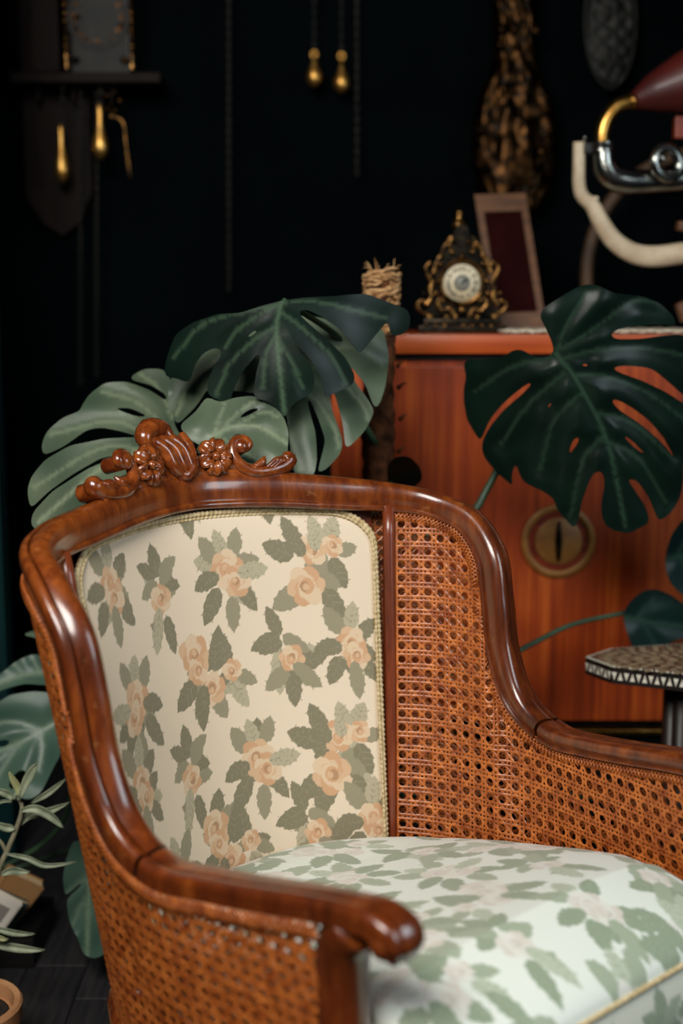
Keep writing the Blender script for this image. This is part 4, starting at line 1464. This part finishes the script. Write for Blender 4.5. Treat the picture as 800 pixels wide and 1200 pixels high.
cm = (q[0] + q[1] + q[2] + q[3]) / 4
inn = [cm + (p - cm) * .74 for p in q]
for i in range(4):
    j = (i + 1) % 4
    MB().add(*slab([q[i], q[j], inn[j], inn[i]], .018)).build('frame_bar', M['tanframe'], fr, smooth=False)
MB().add(*slab([p + Vector((0, .008, 0)) for p in [cm + (p - cm) * .76 for p in q]], .006)).build('panel', M['darkred'], fr, smooth=False)

# lace runner
xl, xr = at(589, 390, YC).x, at(990, 390, YC).x
mb = MB()
nx_, ny_ = 240, 10
v = []
for i in range(nx_ + 1):
    x = xl + (xr - xl) * i / nx_
    sc = .008 * abs(math.sin(i * math.pi / 6))
    for j in range(ny_ + 1):
        y = YC + .012 - sc * (1 - j / ny_) + (.30) * (j / ny_) ** 1.4
        z = ztop + .0078 + .0020 * math.sin(i * 1.1 + j) * math.cos(j * 1.7 + i * .6)
        v.append((x, y, z))
mb.add(v, [(i * (ny_ + 1) + j, (i + 1) * (ny_ + 1) + j, (i + 1) * (ny_ + 1) + j + 1, i * (ny_ + 1) + j + 1) for i in range(nx_) for j in range(ny_)])
lace = mb.build('lace_runner', M['lace'])
tag(lace, 'cream lace runner with scalloped edge on the cabinet top', 'runner')
sol = lace.modifiers.new('thickness', 'SOLIDIFY')
sol.thickness = .005

# gramophone
YG = 3.08
ug = 1 / ppm(YG)
G = lambda u, v, dy=0: at(640 + u * .3083, 50 + v * .3083, YG + dy)
gr = empty('gramophone', (at(905, 390, YG).x, YG, ztop), 'gramophone with burgundy horn, nickel tone arm and cream bracket', 'gramophone')
g0 = at(850, 390, YG).x
MB().box((g0 + .17, YG + .13, ztop + .014 + .075), (.34, .30, .124), bev=.008).box((g0 + .17, YG + .13, ztop + .020), (.37, .33, .018), bev=.005).box((g0 + .17, YG + .13, ztop + .152), (.36, .32, .02), bev=.006).build('box', M['redwood'], gr, sharp=40)
MB().lathe([(.14, 0), (.145, .006), (.145, .012), (.0001, .013)], (g0 + .17, YG + .11, ztop + .168), 40).build('turntable', M['black'], gr, sharp=40)
hp = spline([tuple(G(330, 222)), tuple(G(430, 185)), tuple(G(560, 140)), tuple(G(760, 60)), tuple(G(1000, -60)), tuple(G(1200, -190)), tuple(G(1320, -290))], 40)
hr = np.interp(np.linspace(0, 1, 40), [0, .12, .3, .5, .7, .85, 1], [.0168, .040, .066, .085, .12, .19, .30]) * 1.0
mbh = MB().tube(hp, list(hr), 28)
mbh.f = [f for f in mbh.f if len(f) == 4]
ho = mbh.build('horn', M['horn'], gr)
ho.modifiers.new('thickness', 'SOLIDIFY').thickness = .002
MB().tube([G(318, 226), G(326, 223), G(336, 220)], [.0185, .0195, .0185], 20).build('horn_collar', M['brass'], gr)
MB().tube(spline([tuple(G(326, 222)), tuple(G(275, 238)), tuple(G(232, 285)), tuple(G(212, 340)), tuple(G(211, 392))], 26), 27 * .3083 * ug, 18).build('brass_elbow', M['brass'], gr)
MB().lathe([(.026, -.012), (.030, -.009), (.030, -.003), (.027, 0), (.030, .004), (.030, .009), (.024, .012)], G(212, 398), 28).build('collar', M['chrome'], gr, sharp=50)
MB().tube(spline([tuple(G(216, 410)), tuple(G(222, 470)), tuple(G(250, 512)), tuple(G(310, 528)), tuple(G(400, 526)), tuple(G(560, 518)), tuple(G(760, 500, .05)), tuple(G(860, 520, .1))], 40), list(np.interp(np.linspace(0, 1, 40), [0, .2, .35, .6, 1], [42, 47, 49, 43, 36]) * .3083 * ug), 20).build('tone_arm', M['chrome'], gr)
lp = [G(458 + 46 * math.cos(a) - 6 * math.sin(a), 458 - 58 * math.sin(a), -.03 + .012 * math.cos(a)) for a in np.linspace(0, 2 * math.pi, 41)[:-1]]
MB().tube(lp, 20 * .3083 * ug, 14, closed=True).build('swivel_ring', M['chrome'], gr)
MB().ball(G(440, 440, -.028), (16 * .3083 * ug,) * 3, 14, 10).build('swivel_knob', M['chrome'], gr)
br = spline([tuple(G(124, 378)), tuple(G(124, 450)), tuple(G(124, 540)), tuple(G(138, 585)), tuple(G(176, 622)), tuple(G(206, 680)), tuple(G(256, 752)), tuple(G(330, 800)), tuple(G(410, 812)), tuple(G(519, 800)), tuple(G(640, 790)), tuple(G(720, 790, .02))], 60)
MB().tube(br, list(np.interp(np.linspace(0, 1, 60), [0, .3, .42, .5, .7, 1], [22, 25, 31, 33, 39, 40]) * .3083 * ug), 14, flat=.8).build('bracket', M['cream'], gr)
MB().box(G(170, 592), (.03, .02, .008), bev=.002).build('bracket_lug', M['cream'], gr)
MB().box(G(158, 402, -.004), (.020, .016, .026), bev=.004).build('clip', M['black'], gr)
MB().lathe([(.004, 0), (.004, .012), (.0055, .013), (.0055, .017), (.0001, .019)], G(145, 388), 10).build('screw', M['chrome'], gr)
MB().box(at(802, 150, YG + .02), (.05, .03, .05), bev=.004).build('wooden_block', M['redwood'], gr, smooth=False)
MB().box(at(803, 266, YG - .04), (.04, .03, .020), rot=Matrix.Rotation(.15, 3, 'Y'), bev=.003).build('brake_lever', M['tanframe'], gr)
MB().box(at(803, 364, YG - .06), (.035, .03, .045), rot=Matrix.Rotation(-.4, 3, 'Y'), bev=.004).build('crank_grip', M['tanframe'], gr)

# ------------------------------------------------------------------ inlaid table
zt_ = .634
tc = Vector((.80, 2.52, 0))
tb = empty('inlaid_table', (tc.x, tc.y, 0), 'octagonal side table inlaid with mother of pearl beyond the chair arm', 'table')
lv = None


BASE8 = [(x + .012, y) for x, y in [(.480, 2.56), (.518, 2.49), (.660, 2.43), (.800, 2.42), (.875, 2.48), (.850, 2.60), (.710, 2.665), (.545, 2.625)]]
tc = Vector((sum(p[0] for p in BASE8) / 8, sum(p[1] for p in BASE8) / 8, 0))
tb.location = tc
OFF[tb.name] = tc.copy()


def oct_pts(k, rot=0):
    return [Vector((tc.x + (x - tc.x) * k, tc.y + (y - tc.y) * k, 0)) for x, y in BASE8]


ROT = 0
RT = 1.0
op = oct_pts(RT)
th_ = .034
v = [(p.x, p.y, zt_) for p in op] + [(p.x, p.y, zt_ - th_) for p in op]
MB().add(v, [tuple(range(8)), tuple(reversed(range(8, 16)))] + [(k, k + 8, (k + 1) % 8 + 8, (k + 1) % 8) for k in range(8)]).build('table_edge', M['tabledge'], tb, smooth=False)
op2 = oct_pts(RT * .965, ROT)
v = [(p.x, p.y, zt_ + .002) for p in op2] + [(p.x, p.y, zt_ - .01) for p in op2]
MB().add(v, [tuple(range(8)), tuple(reversed(range(8, 16)))] + [(k, k + 8, (k + 1) % 8 + 8, (k + 1) % 8) for k in range(8)]).build('table_top', M['table'], tb, smooth=False)
tri = sq = lz = None


def inst(src, mk, name, mat4):
    if src is None:
        src = mk.build(name, M['pearl_top' if 'lozenge' in name else 'pearl'], tb, smooth=False, local=True)
        o = src
    else:
        o = src.copy()
        col.objects.link(o)
        o.parent = tb
    o.matrix_local = mat4
    return src


for k in range(8):
    a, b = op[k], op[(k + 1) % 8]
    d = (b - a)
    L_ = d.length
    d.normalize()
    nrm = Vector((d.y, -d.x, 0))
    if nrm.dot(a - tc) < 0:
        nrm = -nrm
    nn = max(4, round(L_ / .0115))
    for i in range(nn):
        p = a + d * (L_ * (i + .5) / nn) + nrm * .0005
        flip = 1 if i % 2 else -1
        mt = Matrix(((d.x, nrm.x, 0, p.x - tc.x), (d.y, nrm.y, 0, p.y - tc.y), (0, 0, flip, zt_ - .018), (0, 0, 0, 1)))
        w = L_ / nn
        tri = inst(tri, MB().prism([(-.0048, -.0075), (.0048, -.0075), (0, .0085)], -.0005, .0008), 'inlay_triangle', mt)
    n2 = max(4, round(L_ / .010))
    for i in range(n2):
        p = a + d * (L_ * (i + .5) / n2) - nrm * .0045
        mt = Matrix(((d.x, nrm.x, 0, p.x - tc.x), (d.y, nrm.y, 0, p.y - tc.y), (0, 0, 1, zt_ + .0005), (0, 0, 0, 1)))
        sq = inst(sq, MB().box((0, 0, 0), (.0062, .0095, .0022)), 'inlay_square', mt)
# pearl lozenges set into the top
for r_, n_ in ((.88, 34), (.72, 26), (.55, 20), (.38, 14), (.2, 7)):
    for i in range(n_):
        a = i / n_ * 2 * math.pi
        p = Vector((r_ * math.cos(a) * .185, r_ * math.sin(a) * .110, zt_ + .0022))
        mt = Matrix.Translation(p) @ Matrix.Rotation(a, 4, 'Z')
        lz = inst(lz, MB().add([(.013, 0, .0006), (0, .007, .0006), (-.013, 0, .0006), (0, -.007, .0006), (.013, 0, -.001), (0, .007, -.001), (-.013, 0, -.001), (0, -.007, -.001)],
                               [(0, 1, 2, 3), (7, 6, 5, 4), (0, 4, 5, 1), (1, 5, 6, 2), (2, 6, 7, 3), (3, 7, 4, 0)]), 'inlay_lozenge', mt)
op3 = [p + Vector((.045, .0, 0)) for p in oct_pts(RT * .36, ROT)]
for k in range(8):
    p = op3[k]
    MB().tube([(p.x, p.y, zt_ - th_), (p.x, p.y, 0)], .018, 8).build('leg', M['tabledge'], tb)
v = [(tc.x + (p.x - tc.x) * .97, tc.y + (p.y - tc.y) * .97, z) for z in (zt_ - th_, .34) for p in op3]
MB().add(v, [(k, k + 8, (k + 1) % 8 + 8, (k + 1) % 8) for k in range(8)] + [tuple(range(8)), tuple(range(8, 16))]).build('apron', M['tabledge'], tb, smooth=False)

# ------------------------------------------------------------------ clocks on the back wall
YW = 3.72
uw = 1 / ppm(YW)


def chain(parent, px, y0, y1, Y, r=.0022, m='silverchain'):
    mb = MB()
    a, b = at(px, y0, Y), at(px, y1, Y)
    n = int((a - b).length / .014)
    for k in range(n):
        p = b + (a - b) * (k + .5) / n
        ang = (k % 2) * math.pi / 2
        lp_ = [p + Vector((.0042 * math.cos(t) * math.cos(ang), .0042 * math.cos(t) * math.sin(ang), .0092 * math.sin(t))) for t in np.linspace(0, 2 * math.pi, 9)[:-1]]
        mb.tube(lp_, r * .7, 4, closed=True)
    o = mb.build('chain', M[m], parent)
    return o


def weight(parent, px, ytop, ybot, rpx, Y, name='weight', m='weight'):
    c = at(px, ybot, Y)
    H = (ybot - ytop) / ppm(Y)
    r = rpx / ppm(Y)
    prof = [(.0001, 0), (r * .45, H * .05), (r * .9, H * .14), (r, H * .24), (r * .9, H * .36), (r * .6, H * .50), (r * .42, H * .64), (r * .36, H * .80), (r * .40, H * .9), (r * .2, H * .97), (.0001, H)]
    return MB().lathe(prof, c, 20).build(name, M[m], parent)


wc = empty('wall_clock', (at(80, 180, YW).x, YW, at(80, 280, YW).z), 'dark wall clock with brass columns and two gleaming pear weights', 'clock')
bl, brr = at(16, 90, YW).x, at(98, 90, YW).x
poly = [(at(18, 0, YW).x, at(0, -90, YW).z), (at(98, 0, YW).x, at(0, -90, YW).z), (at(98, 0, YW).x, at(0, 225, YW).z), (at(84, 0, YW).x, at(0, 258, YW).z), (at(62, 0, YW).x, at(0, 276, YW).z), (at(40, 0, YW).x, at(0, 262, YW).z), (at(20, 0, YW).x, at(0, 232, YW).z)]
MB().prism(poly, YW + .03, YW + .078).build('backboard', M['darkwood'], wc, smooth=False)
a, b = at(14, 86, YW - .08), at(189, 98, YW - .08)
MB().box(((a.x + b.x) / 2, YW - .02, (a.z + b.z) / 2), (b.x - a.x, .16, (a.z - b.z)), bev=.004).build('shelf', M['darkwood'], wc, smooth=False)
a, b = at(32, -90, YW - .06), at(70, 84, YW - .06)
MB().box(((a.x + b.x) / 2, YW - .02, (a.z + b.z) / 2), (b.x - a.x, .09, a.z - b.z), bev=.004).build('side_case', M['darkwood'], wc, smooth=False)
a, b = at(79, -90, YW - .09), at(151, 85, YW - .09)
MB().box(((a.x + b.x) / 2, YW - .01, (a.z + b.z) / 2), (b.x - a.x, .14, a.z - b.z), bev=.003).build('movement_case', M['black'], wc, smooth=False)
MB().box(((a.x + b.x) / 2, YW - .083, (a.z + b.z) / 2), ((b.x - a.x) * .93, .008, a.z - b.z), bev=.002).build('dial_plate', M['dullplate'], wc, smooth=False)
cdl = at(115, 20, YW - .09)
dl2 = MB().lathe([(34 * uw, .004), (34 * uw, -.003), (30 * uw, -.003), (29 * uw, 0), (.0001, 0)], cdl, 40, axis='y').build('dial_ring', M['dullplate'], wc, sharp=40)
dial_numerals(dl2, cdl + Vector((0, -.004, 0)), 26 * uw, 10 * uw, M['tarnish'])
for px in (77, 154):
    z0_, z1_ = at(px, 82, YW - .1).z, at(px, -90, YW - .1).z
    zz = np.linspace(z0_, z1_, 160)
    x = at(px, 50, YW - .1).x
    cm_ = MB().tube([(x, YW - .1, z) for z in zz], [.0048 + .0030 * math.sin(z * 300) if z > z0_ + .04 else .0075 for z in zz], 12)
    cm_.build('column', M['gilt'], wc)
for px, py, r in ((88, 70, 5), (146, 70, 5), (90, 20, 4), (142, 30, 4)):
    MB().ball(at(px, py, YW - .096), (r * uw, .004, r * uw * .7), 10, 6).build('spandrel', M['tarnish'], wc)
for px in (44, 86, 130):
    MB().lathe([(.0001, -.05), (.006, -.044), (.009, -.034), (.004, -.024), (.008, -.012), (.010, 0)], at(px, 98, YW - .03), 14).build('drop_finial', M['darkwood'], wc)
weight(wc, 73, 148, 216, 8.5, YW - .06)
weight(wc, 118, 124, 188, 9, YW - .06)
chain(wc, 73, 98, 148, YW - .06)
chain(wc, 118, 98, 124, YW - .06)
chain(wc, 94, 98, 450, YW - .03)
chain(wc, 113, 98, 440, YW - .03)
MB().tube(spline([tuple(at(128, 136, YW - .07)), tuple(at(138, 138, YW - .07)), tuple(at(145, 146, YW - .07)), tuple(at(147, 165, YW - .07)), tuple(at(150, 190, YW - .07)), tuple(at(153, 210, YW - .07))], 24), list(np.linspace(.0035, .0025, 24)), 8).build('pendulum_hook', M['gilt'], wc)
for px, py in ((124, 112), (134, 108), (130, 122), (140, 118), (126, 128), (134, 130)):
    MB().ball(at(px, py, YW - .07), (.008, .006, .009), 8, 6).build('crank_boss', M['tarnish'], wc)

# pair of weights in the middle of the wall
for px, py, yb, lab in ((368, 56, 103, 'left of two small brass clock weights hanging in the dark'), (400, 58, 110, 'right of two small brass clock weights hanging in the dark')):
    w = empty('clock_weight', tuple(at(px, yb, YW)), lab, 'clock weight', group='brass clock weights in the middle')
    r = 9 / ppm(YW)
    H = 36 / ppm(YW)
    MB().lathe([(.0001, 0), (r * .5, H * .06), (r * .95, H * .2), (r, H * .36), (r * .75, H * .55), (r * .4, H * .75), (r * .25, H * .9), (.0001, H)], at(px, yb, YW), 20).build('weight_body', M['weight'], w)
    c = at(px, py + 8, YW)
    MB().tube([c + Vector((.008 * math.cos(t), 0, .010 * math.sin(t))) for t in np.linspace(0, 2 * math.pi, 17)[:-1]], .003, 8, closed=True).build('ring', M['brass'], w)
    chain(w, px, -60, py, YW)
    MB().box(at(px, -64, YW) + Vector((0, .035, 0)), (.03, .11, .02), bev=.003).build('wall_hook', M['darkwood'], w)
ch = empty('hanging_chain', tuple(at(418, 205, YW)), 'thin dark chain hanging to the right of the small weights', 'chain')
chain(ch, 418, -60, 205, YW, r=.003)
MB().box(at(418, -64, YW) + Vector((0, .035, 0)), (.03, .11, .02), bev=.003).build('wall_hook', M['darkwood'], ch)
ch = empty('hanging_chain', tuple(at(268, 340, YW)), 'faint dark chain between the left clock and the small weights', 'chain')
chain(ch, 268, -60, 340, YW, r=.003)
MB().box(at(268, -64, YW) + Vector((0, .035, 0)), (.03, .11, .02), bev=.003).build('wall_hook', M['darkwood'], ch)


# embossed pendulums
def embossed(root, px, prof, Y, material, name, lumps, depth=.03, relief=.008, seed=0):
    """domed plate with an outline given by half widths per pixel row"""
    rr = random.Random(seed)
    ys = [p[0] for p in prof]
    nv_, nh_ = 90, 40
    bosses = [(rr.uniform(-.85, .85), rr.uniform(0, 1), rr.uniform(.05, .13), rr.uniform(.4, 1)) for _ in range(lumps)]
    v = []
    for i in range(nv_ + 1):
        y = ys[0] + (ys[-1] - ys[0]) * i / nv_
        w = np.interp(y, ys, [p[1] for p in prof])
        for j in range(nh_ + 1):
            t = -1 + 2 * j / nh_
            hgt = depth * max(0, 1 - t * t) ** .5 * min(1, w / 30)
            e = 0
            for (bt, bv, br_, ba) in bosses:
                d2_ = ((abs(t) - abs(bt)) ** 2 * .5 + ((i / nv_ - bv) * 1.6) ** 2) / (br_ * br_)
                if d2_ < 4:
                    e += ba * math.exp(-d2_)
            e += .35 * math.sin(t * 9) * math.sin(i * .55)
            p = at(px + t * w, y, Y)
            v.append(p + Vector((0, -hgt - relief * min(e, 1.6) * (1 - abs(t) ** 8), 0)))
    m_ = nh_ + 1
    mb_ = MB().add(v, [(i * m_ + j, i * m_ + j + 1, (i + 1) * m_ + j + 1, (i + 1) * m_ + j) for i in range(nv_) for j in range(nh_)])
    o = mb_.build(name, material, root)
    s_ = o.modifiers.new('thickness', 'SOLIDIFY')
    s_.thickness = .004
    return o


pe = empty('clock_pendulum', tuple(at(602, 262, YW)), 'tall embossed brass clock pendulum with bulbous body in the dark', 'pendulum')
embossed(pe, 603, [(-60, 36), (0, 26), (40, 24), (70, 24), (90, 30), (115, 42), (145, 49), (190, 49), (225, 42), (246, 28), (260, 8)], YW, M['tarnish'], 'embossed_body', 46, .03, .009, 5)
for px, py, r in ((588, 34, 5), (603, 34, 5), (627, 36, 5), (586, 52, 4), (608, 54, 4), (590, 105, 5), (602, 106, 4), (563, 152, 5), (610, 132, 5), (614, 145, 5), (606, 185, 5), (600, 205, 5), (634, 178, 5)):
    MB().ball(at(px, py, YW - .04), (r * uw, .008, r * uw * 1.3), 10, 6).build('boss', M['tarnish'], pe)
pe = empty('clock_pendulum', tuple(at(715, 105, YW)), 'dull oval embossed pendulum above the gramophone horn', 'pendulum')
embossed(pe, 715, [(-60, 10), (-20, 24), (20, 31), (60, 30), (88, 20), (106, 5)], YW, M['dullplate'], 'embossed_body', 24, .02, .008, 9)
MB().tube([at(715 + 30 * math.cos(t), 25 + 78 * math.sin(t), YW - .006) for t in np.linspace(0, 2 * math.pi, 49)[:-1]], .004, 8, closed=True).build('rim', M['dullplate'], pe)

# bentwood rim on the wall behind the gramophone
hoop = MB()
hc_, hr_ = (832, 322), 145
hoop.tube([at(hc_[0] + hr_ * math.cos(t), hc_[1] + hr_ * math.sin(t), 3.62) for t in np.linspace(0, 2 * math.pi, 73)[:-1]], .017, 10, closed=True)
ho = empty('wooden_hoop', tuple(at(832, 470, 3.62)), 'brown bentwood hoop hanging behind the gramophone', 'hoop')
hoop.build('rim', M['hoop'], ho)
MB().box(at(832, 178, 3.62) + Vector((0, .09, 0)), (.03, .18, .03), bev=.003).build('wall_peg', M['darkwood'], ho)

# ------------------------------------------------------------------ bottom left: shrub, books, pots
ys_ = 2.30
sh = empty('leafy_shrub', tuple((at(-95, 1100, ys_).x, ys_, 0)), 'small grey-green shrub with narrow leaves beside the chair', 'plant')
E5 = lambda u, v, dy=0: at(u * .2083, 880 + v * .2083, ys_ + dy)
MB().tube(spline([tuple(E5(-280, 1150)), tuple(E5(-60, 800)), tuple(E5(0, 650)), tuple(E5(36, 572)), tuple(E5(95, 430)), tuple(E5(124, 320)), tuple(E5(100, 262))], 40), list(np.linspace(.0065, .0035, 40)), 8).build('stem', M['twig'], sh)
MB().tube(spline([tuple(E5(36, 572)), tuple(E5(10, 520)), tuple(E5(-30, 480))], 10), .0035, 8).build('twig', M['twig'], sh)
for (u, v_) in ((88, 246), (108, 268), (80, 262)):
    MB().ball(E5(u, v_, -.006), .0045, 10, 8).build('bud', M['olive'], sh)


def narrow(pts, w, m='olive', dy=0.0, bend=.006):
    P = spline([tuple(E5(a, b, dy)) for a, b in pts], 16)
    v = []
    n_ = 16
    for i in range(n_):
        t = P[min(i + 1, n_ - 1)] - P[max(i - 1, 0)]
        t /= np.linalg.norm(t) + 1e-9
        sd = np.cross(t, np.array([0, 1, 0]))
        sd /= np.linalg.norm(sd) + 1e-9
        u = i / (n_ - 1)
        ww = w * .2083 / ppm(ys_) * (math.sin(math.pi * min(.04 + u * .96, 1)) ** .7) * .5 + .0004
        for q in (-1, -.5, 0, .5, 1):
            v.append(P[i] + sd * ww * q + np.array([0, -bend * (abs(q)) + .002 * math.sin(6 * u), 0]))
    mb_ = MB().add(v, [(i * 5 + j, i * 5 + j + 1, (i + 1) * 5 + j + 1, (i + 1) * 5 + j) for i in range(n_ - 1) for j in range(4)])
    o = mb_.build('leaf', M[m], sh)
    o.modifiers.new('thickness', 'SOLIDIFY').thickness = .0012


narrow([(112, 262), (150, 170), (190, 100), (216, 62)], 52, 'olive', -.01)
narrow([(108, 245), (95, 185), (56, 112)], 44, 'oliveyoung', -.005)
narrow([(120, 330), (200, 322), (290, 360), (362, 428)], 56, 'olive', -.012)
narrow([(105, 415), (170, 360), (280, 330), (390, 285)], 48, 'olive', .012)
narrow([(88, 432), (40, 425), (-40, 390)], 48, 'olive', -.004)
narrow([(74, 268), (40, 235), (-30, 205)], 46, 'olive', .004)
narrow([(70, 280), (20, 278), (-30, 292)], 18, 'olive', -.006)
narrow([(10, 690), (80, 668), (172, 674)], 48, 'olive', -.01)
narrow([(38, 572), (160, 600), (260, 636), (430, 618)], 34, 'olive', 0)
narrow([(180, 288), (270, 235), (375, 150)], 34, 'olive', .02)
narrow([(-60, 985), (60, 1012), (198, 1022)], 40, 'olive', -.03)
narrow([(-60, 1085), (90, 1100), (255, 1112)], 52, 'olive', -.03)
narrow([(-60, 1050), (0, 1045), (50, 1052)], 34, 'oliveyoung', -.04)
MB().tube(spline([tuple(E5(-60, 800)), tuple(E5(-80, 900, -.02)), tuple(E5(-50, 985, -.03))], 10), .003, 8).build('twig', M['twig'], sh)
MB().tube(spline([tuple(E5(-90, 950)), tuple(E5(-85, 1050, -.02)), tuple(E5(-50, 1085, -.03))], 10), .003, 8).build('twig', M['twig'], sh)
MB().lathe([(.06, .0), (.065, .01), (.085, .15), (.092, .155), (.092, .18), (.082, .18), (.078, .155), (.0001, .15)], (sh.location.x, ys_, 0), 30).build('plant_pot', M['pot'], sh, sharp=40)
MB().tube([Vector((sh.location.x, ys_, .15)), E5(-280, 1150)], .0065, 8).build('stem', M['twig'], sh)

# plant stand with books on it
ysd = 2.50
a, b = at(-60, 1098, ysd), at(40, 1098, ysd)
zsd = a.z
st = MB().box(((a.x + b.x) / 2, ysd + .09, zsd / 2), (b.x - a.x, .20, zsd - .002), bev=.004).build('low_stand', M['black'], smooth=False)
tag(st, 'low black box stand under the books at the left edge', 'stand')


def book(name, c, size, ang, cover, label, card=False):
    root = empty(name, tuple(c - Vector((0, 0, size[2] / 2))), label, 'book', group='books on the low stand')
    R3 = Matrix.Rotation(ang[0], 3, 'Y') @ Matrix.Rotation(ang[1], 3, 'Z')
    w, d, h = size
    for s_, off_ in ((1, d / 2 - .0015), (-1, -d / 2 + .0015)):
        MB().box(c + R3 @ Vector((0, off_, 0)), (w, .003, h), rot=R3).build('cover', M[cover], root, smooth=False)
    MB().box(c + R3 @ Vector((.002, 0, 0)), (w - .006, d - .006, h - .006), rot=R3).build('pages', M['paper'], root, smooth=False)
    MB().box(c + R3 @ Vector((-w / 2 + .0015, 0, 0)), (.003, d, h), rot=R3).build('spine', M[cover], root, smooth=False)
    if card:
        MB().box(c + R3 @ Vector((0, -d / 2 - .001, 0)), (w * .9, .001, h * .9), rot=R3).build('cover_print', M['white'], root, smooth=False)
        MB().box(c + R3 @ Vector((0, -d / 2 - .002, 0)), (w * .45, .001, h * .5), rot=R3).build('cover_picture', M['grey'], root, smooth=False)


cb = at(14, 1058, ysd + .06)
book('book', Vector((cb.x, cb.y, zsd + .062)), (.085, .030, .105), (.65, .35), 'cover_tan', 'tan book with cream page edges tilted on the low stand')
cb = at(10, 1060, ysd + .02)
book('book', Vector((cb.x - .012, cb.y, zsd + .045)), (.07, .016, .08), (.6, .3), 'cover_teal', 'teal covered book leaning before the tan one')
cb = at(2, 1045, ysd - .01)
book('book', Vector((cb.x - .006, cb.y, zsd + .062)), (.06, .012, .075), (.62, .2), 'white', 'white covered little book with grey picture at the left edge', True)
# terracotta pot in the corner
yt = 2.10
c = at(-36, 1235, yt)
tp = empty('terracotta_pot', (c.x, yt, 0), 'pale terracotta pot cut off by the bottom left corner', 'pot')
MB().lathe([(.06, 0), (.075, .10), (.08, .11), (.092, .11), (.094, .14), (.090, .145), (.080, .143), (.076, .12), (.0001, .118)], (c.x, yt, 0), 32).build('pot_body', M['terracotta'], tp, sharp=40)
MB().lathe([(.077, .118), (.06, .124), (.0001, .126)], (c.x, yt, 0), 24).build('soil', M['soil'], tp)
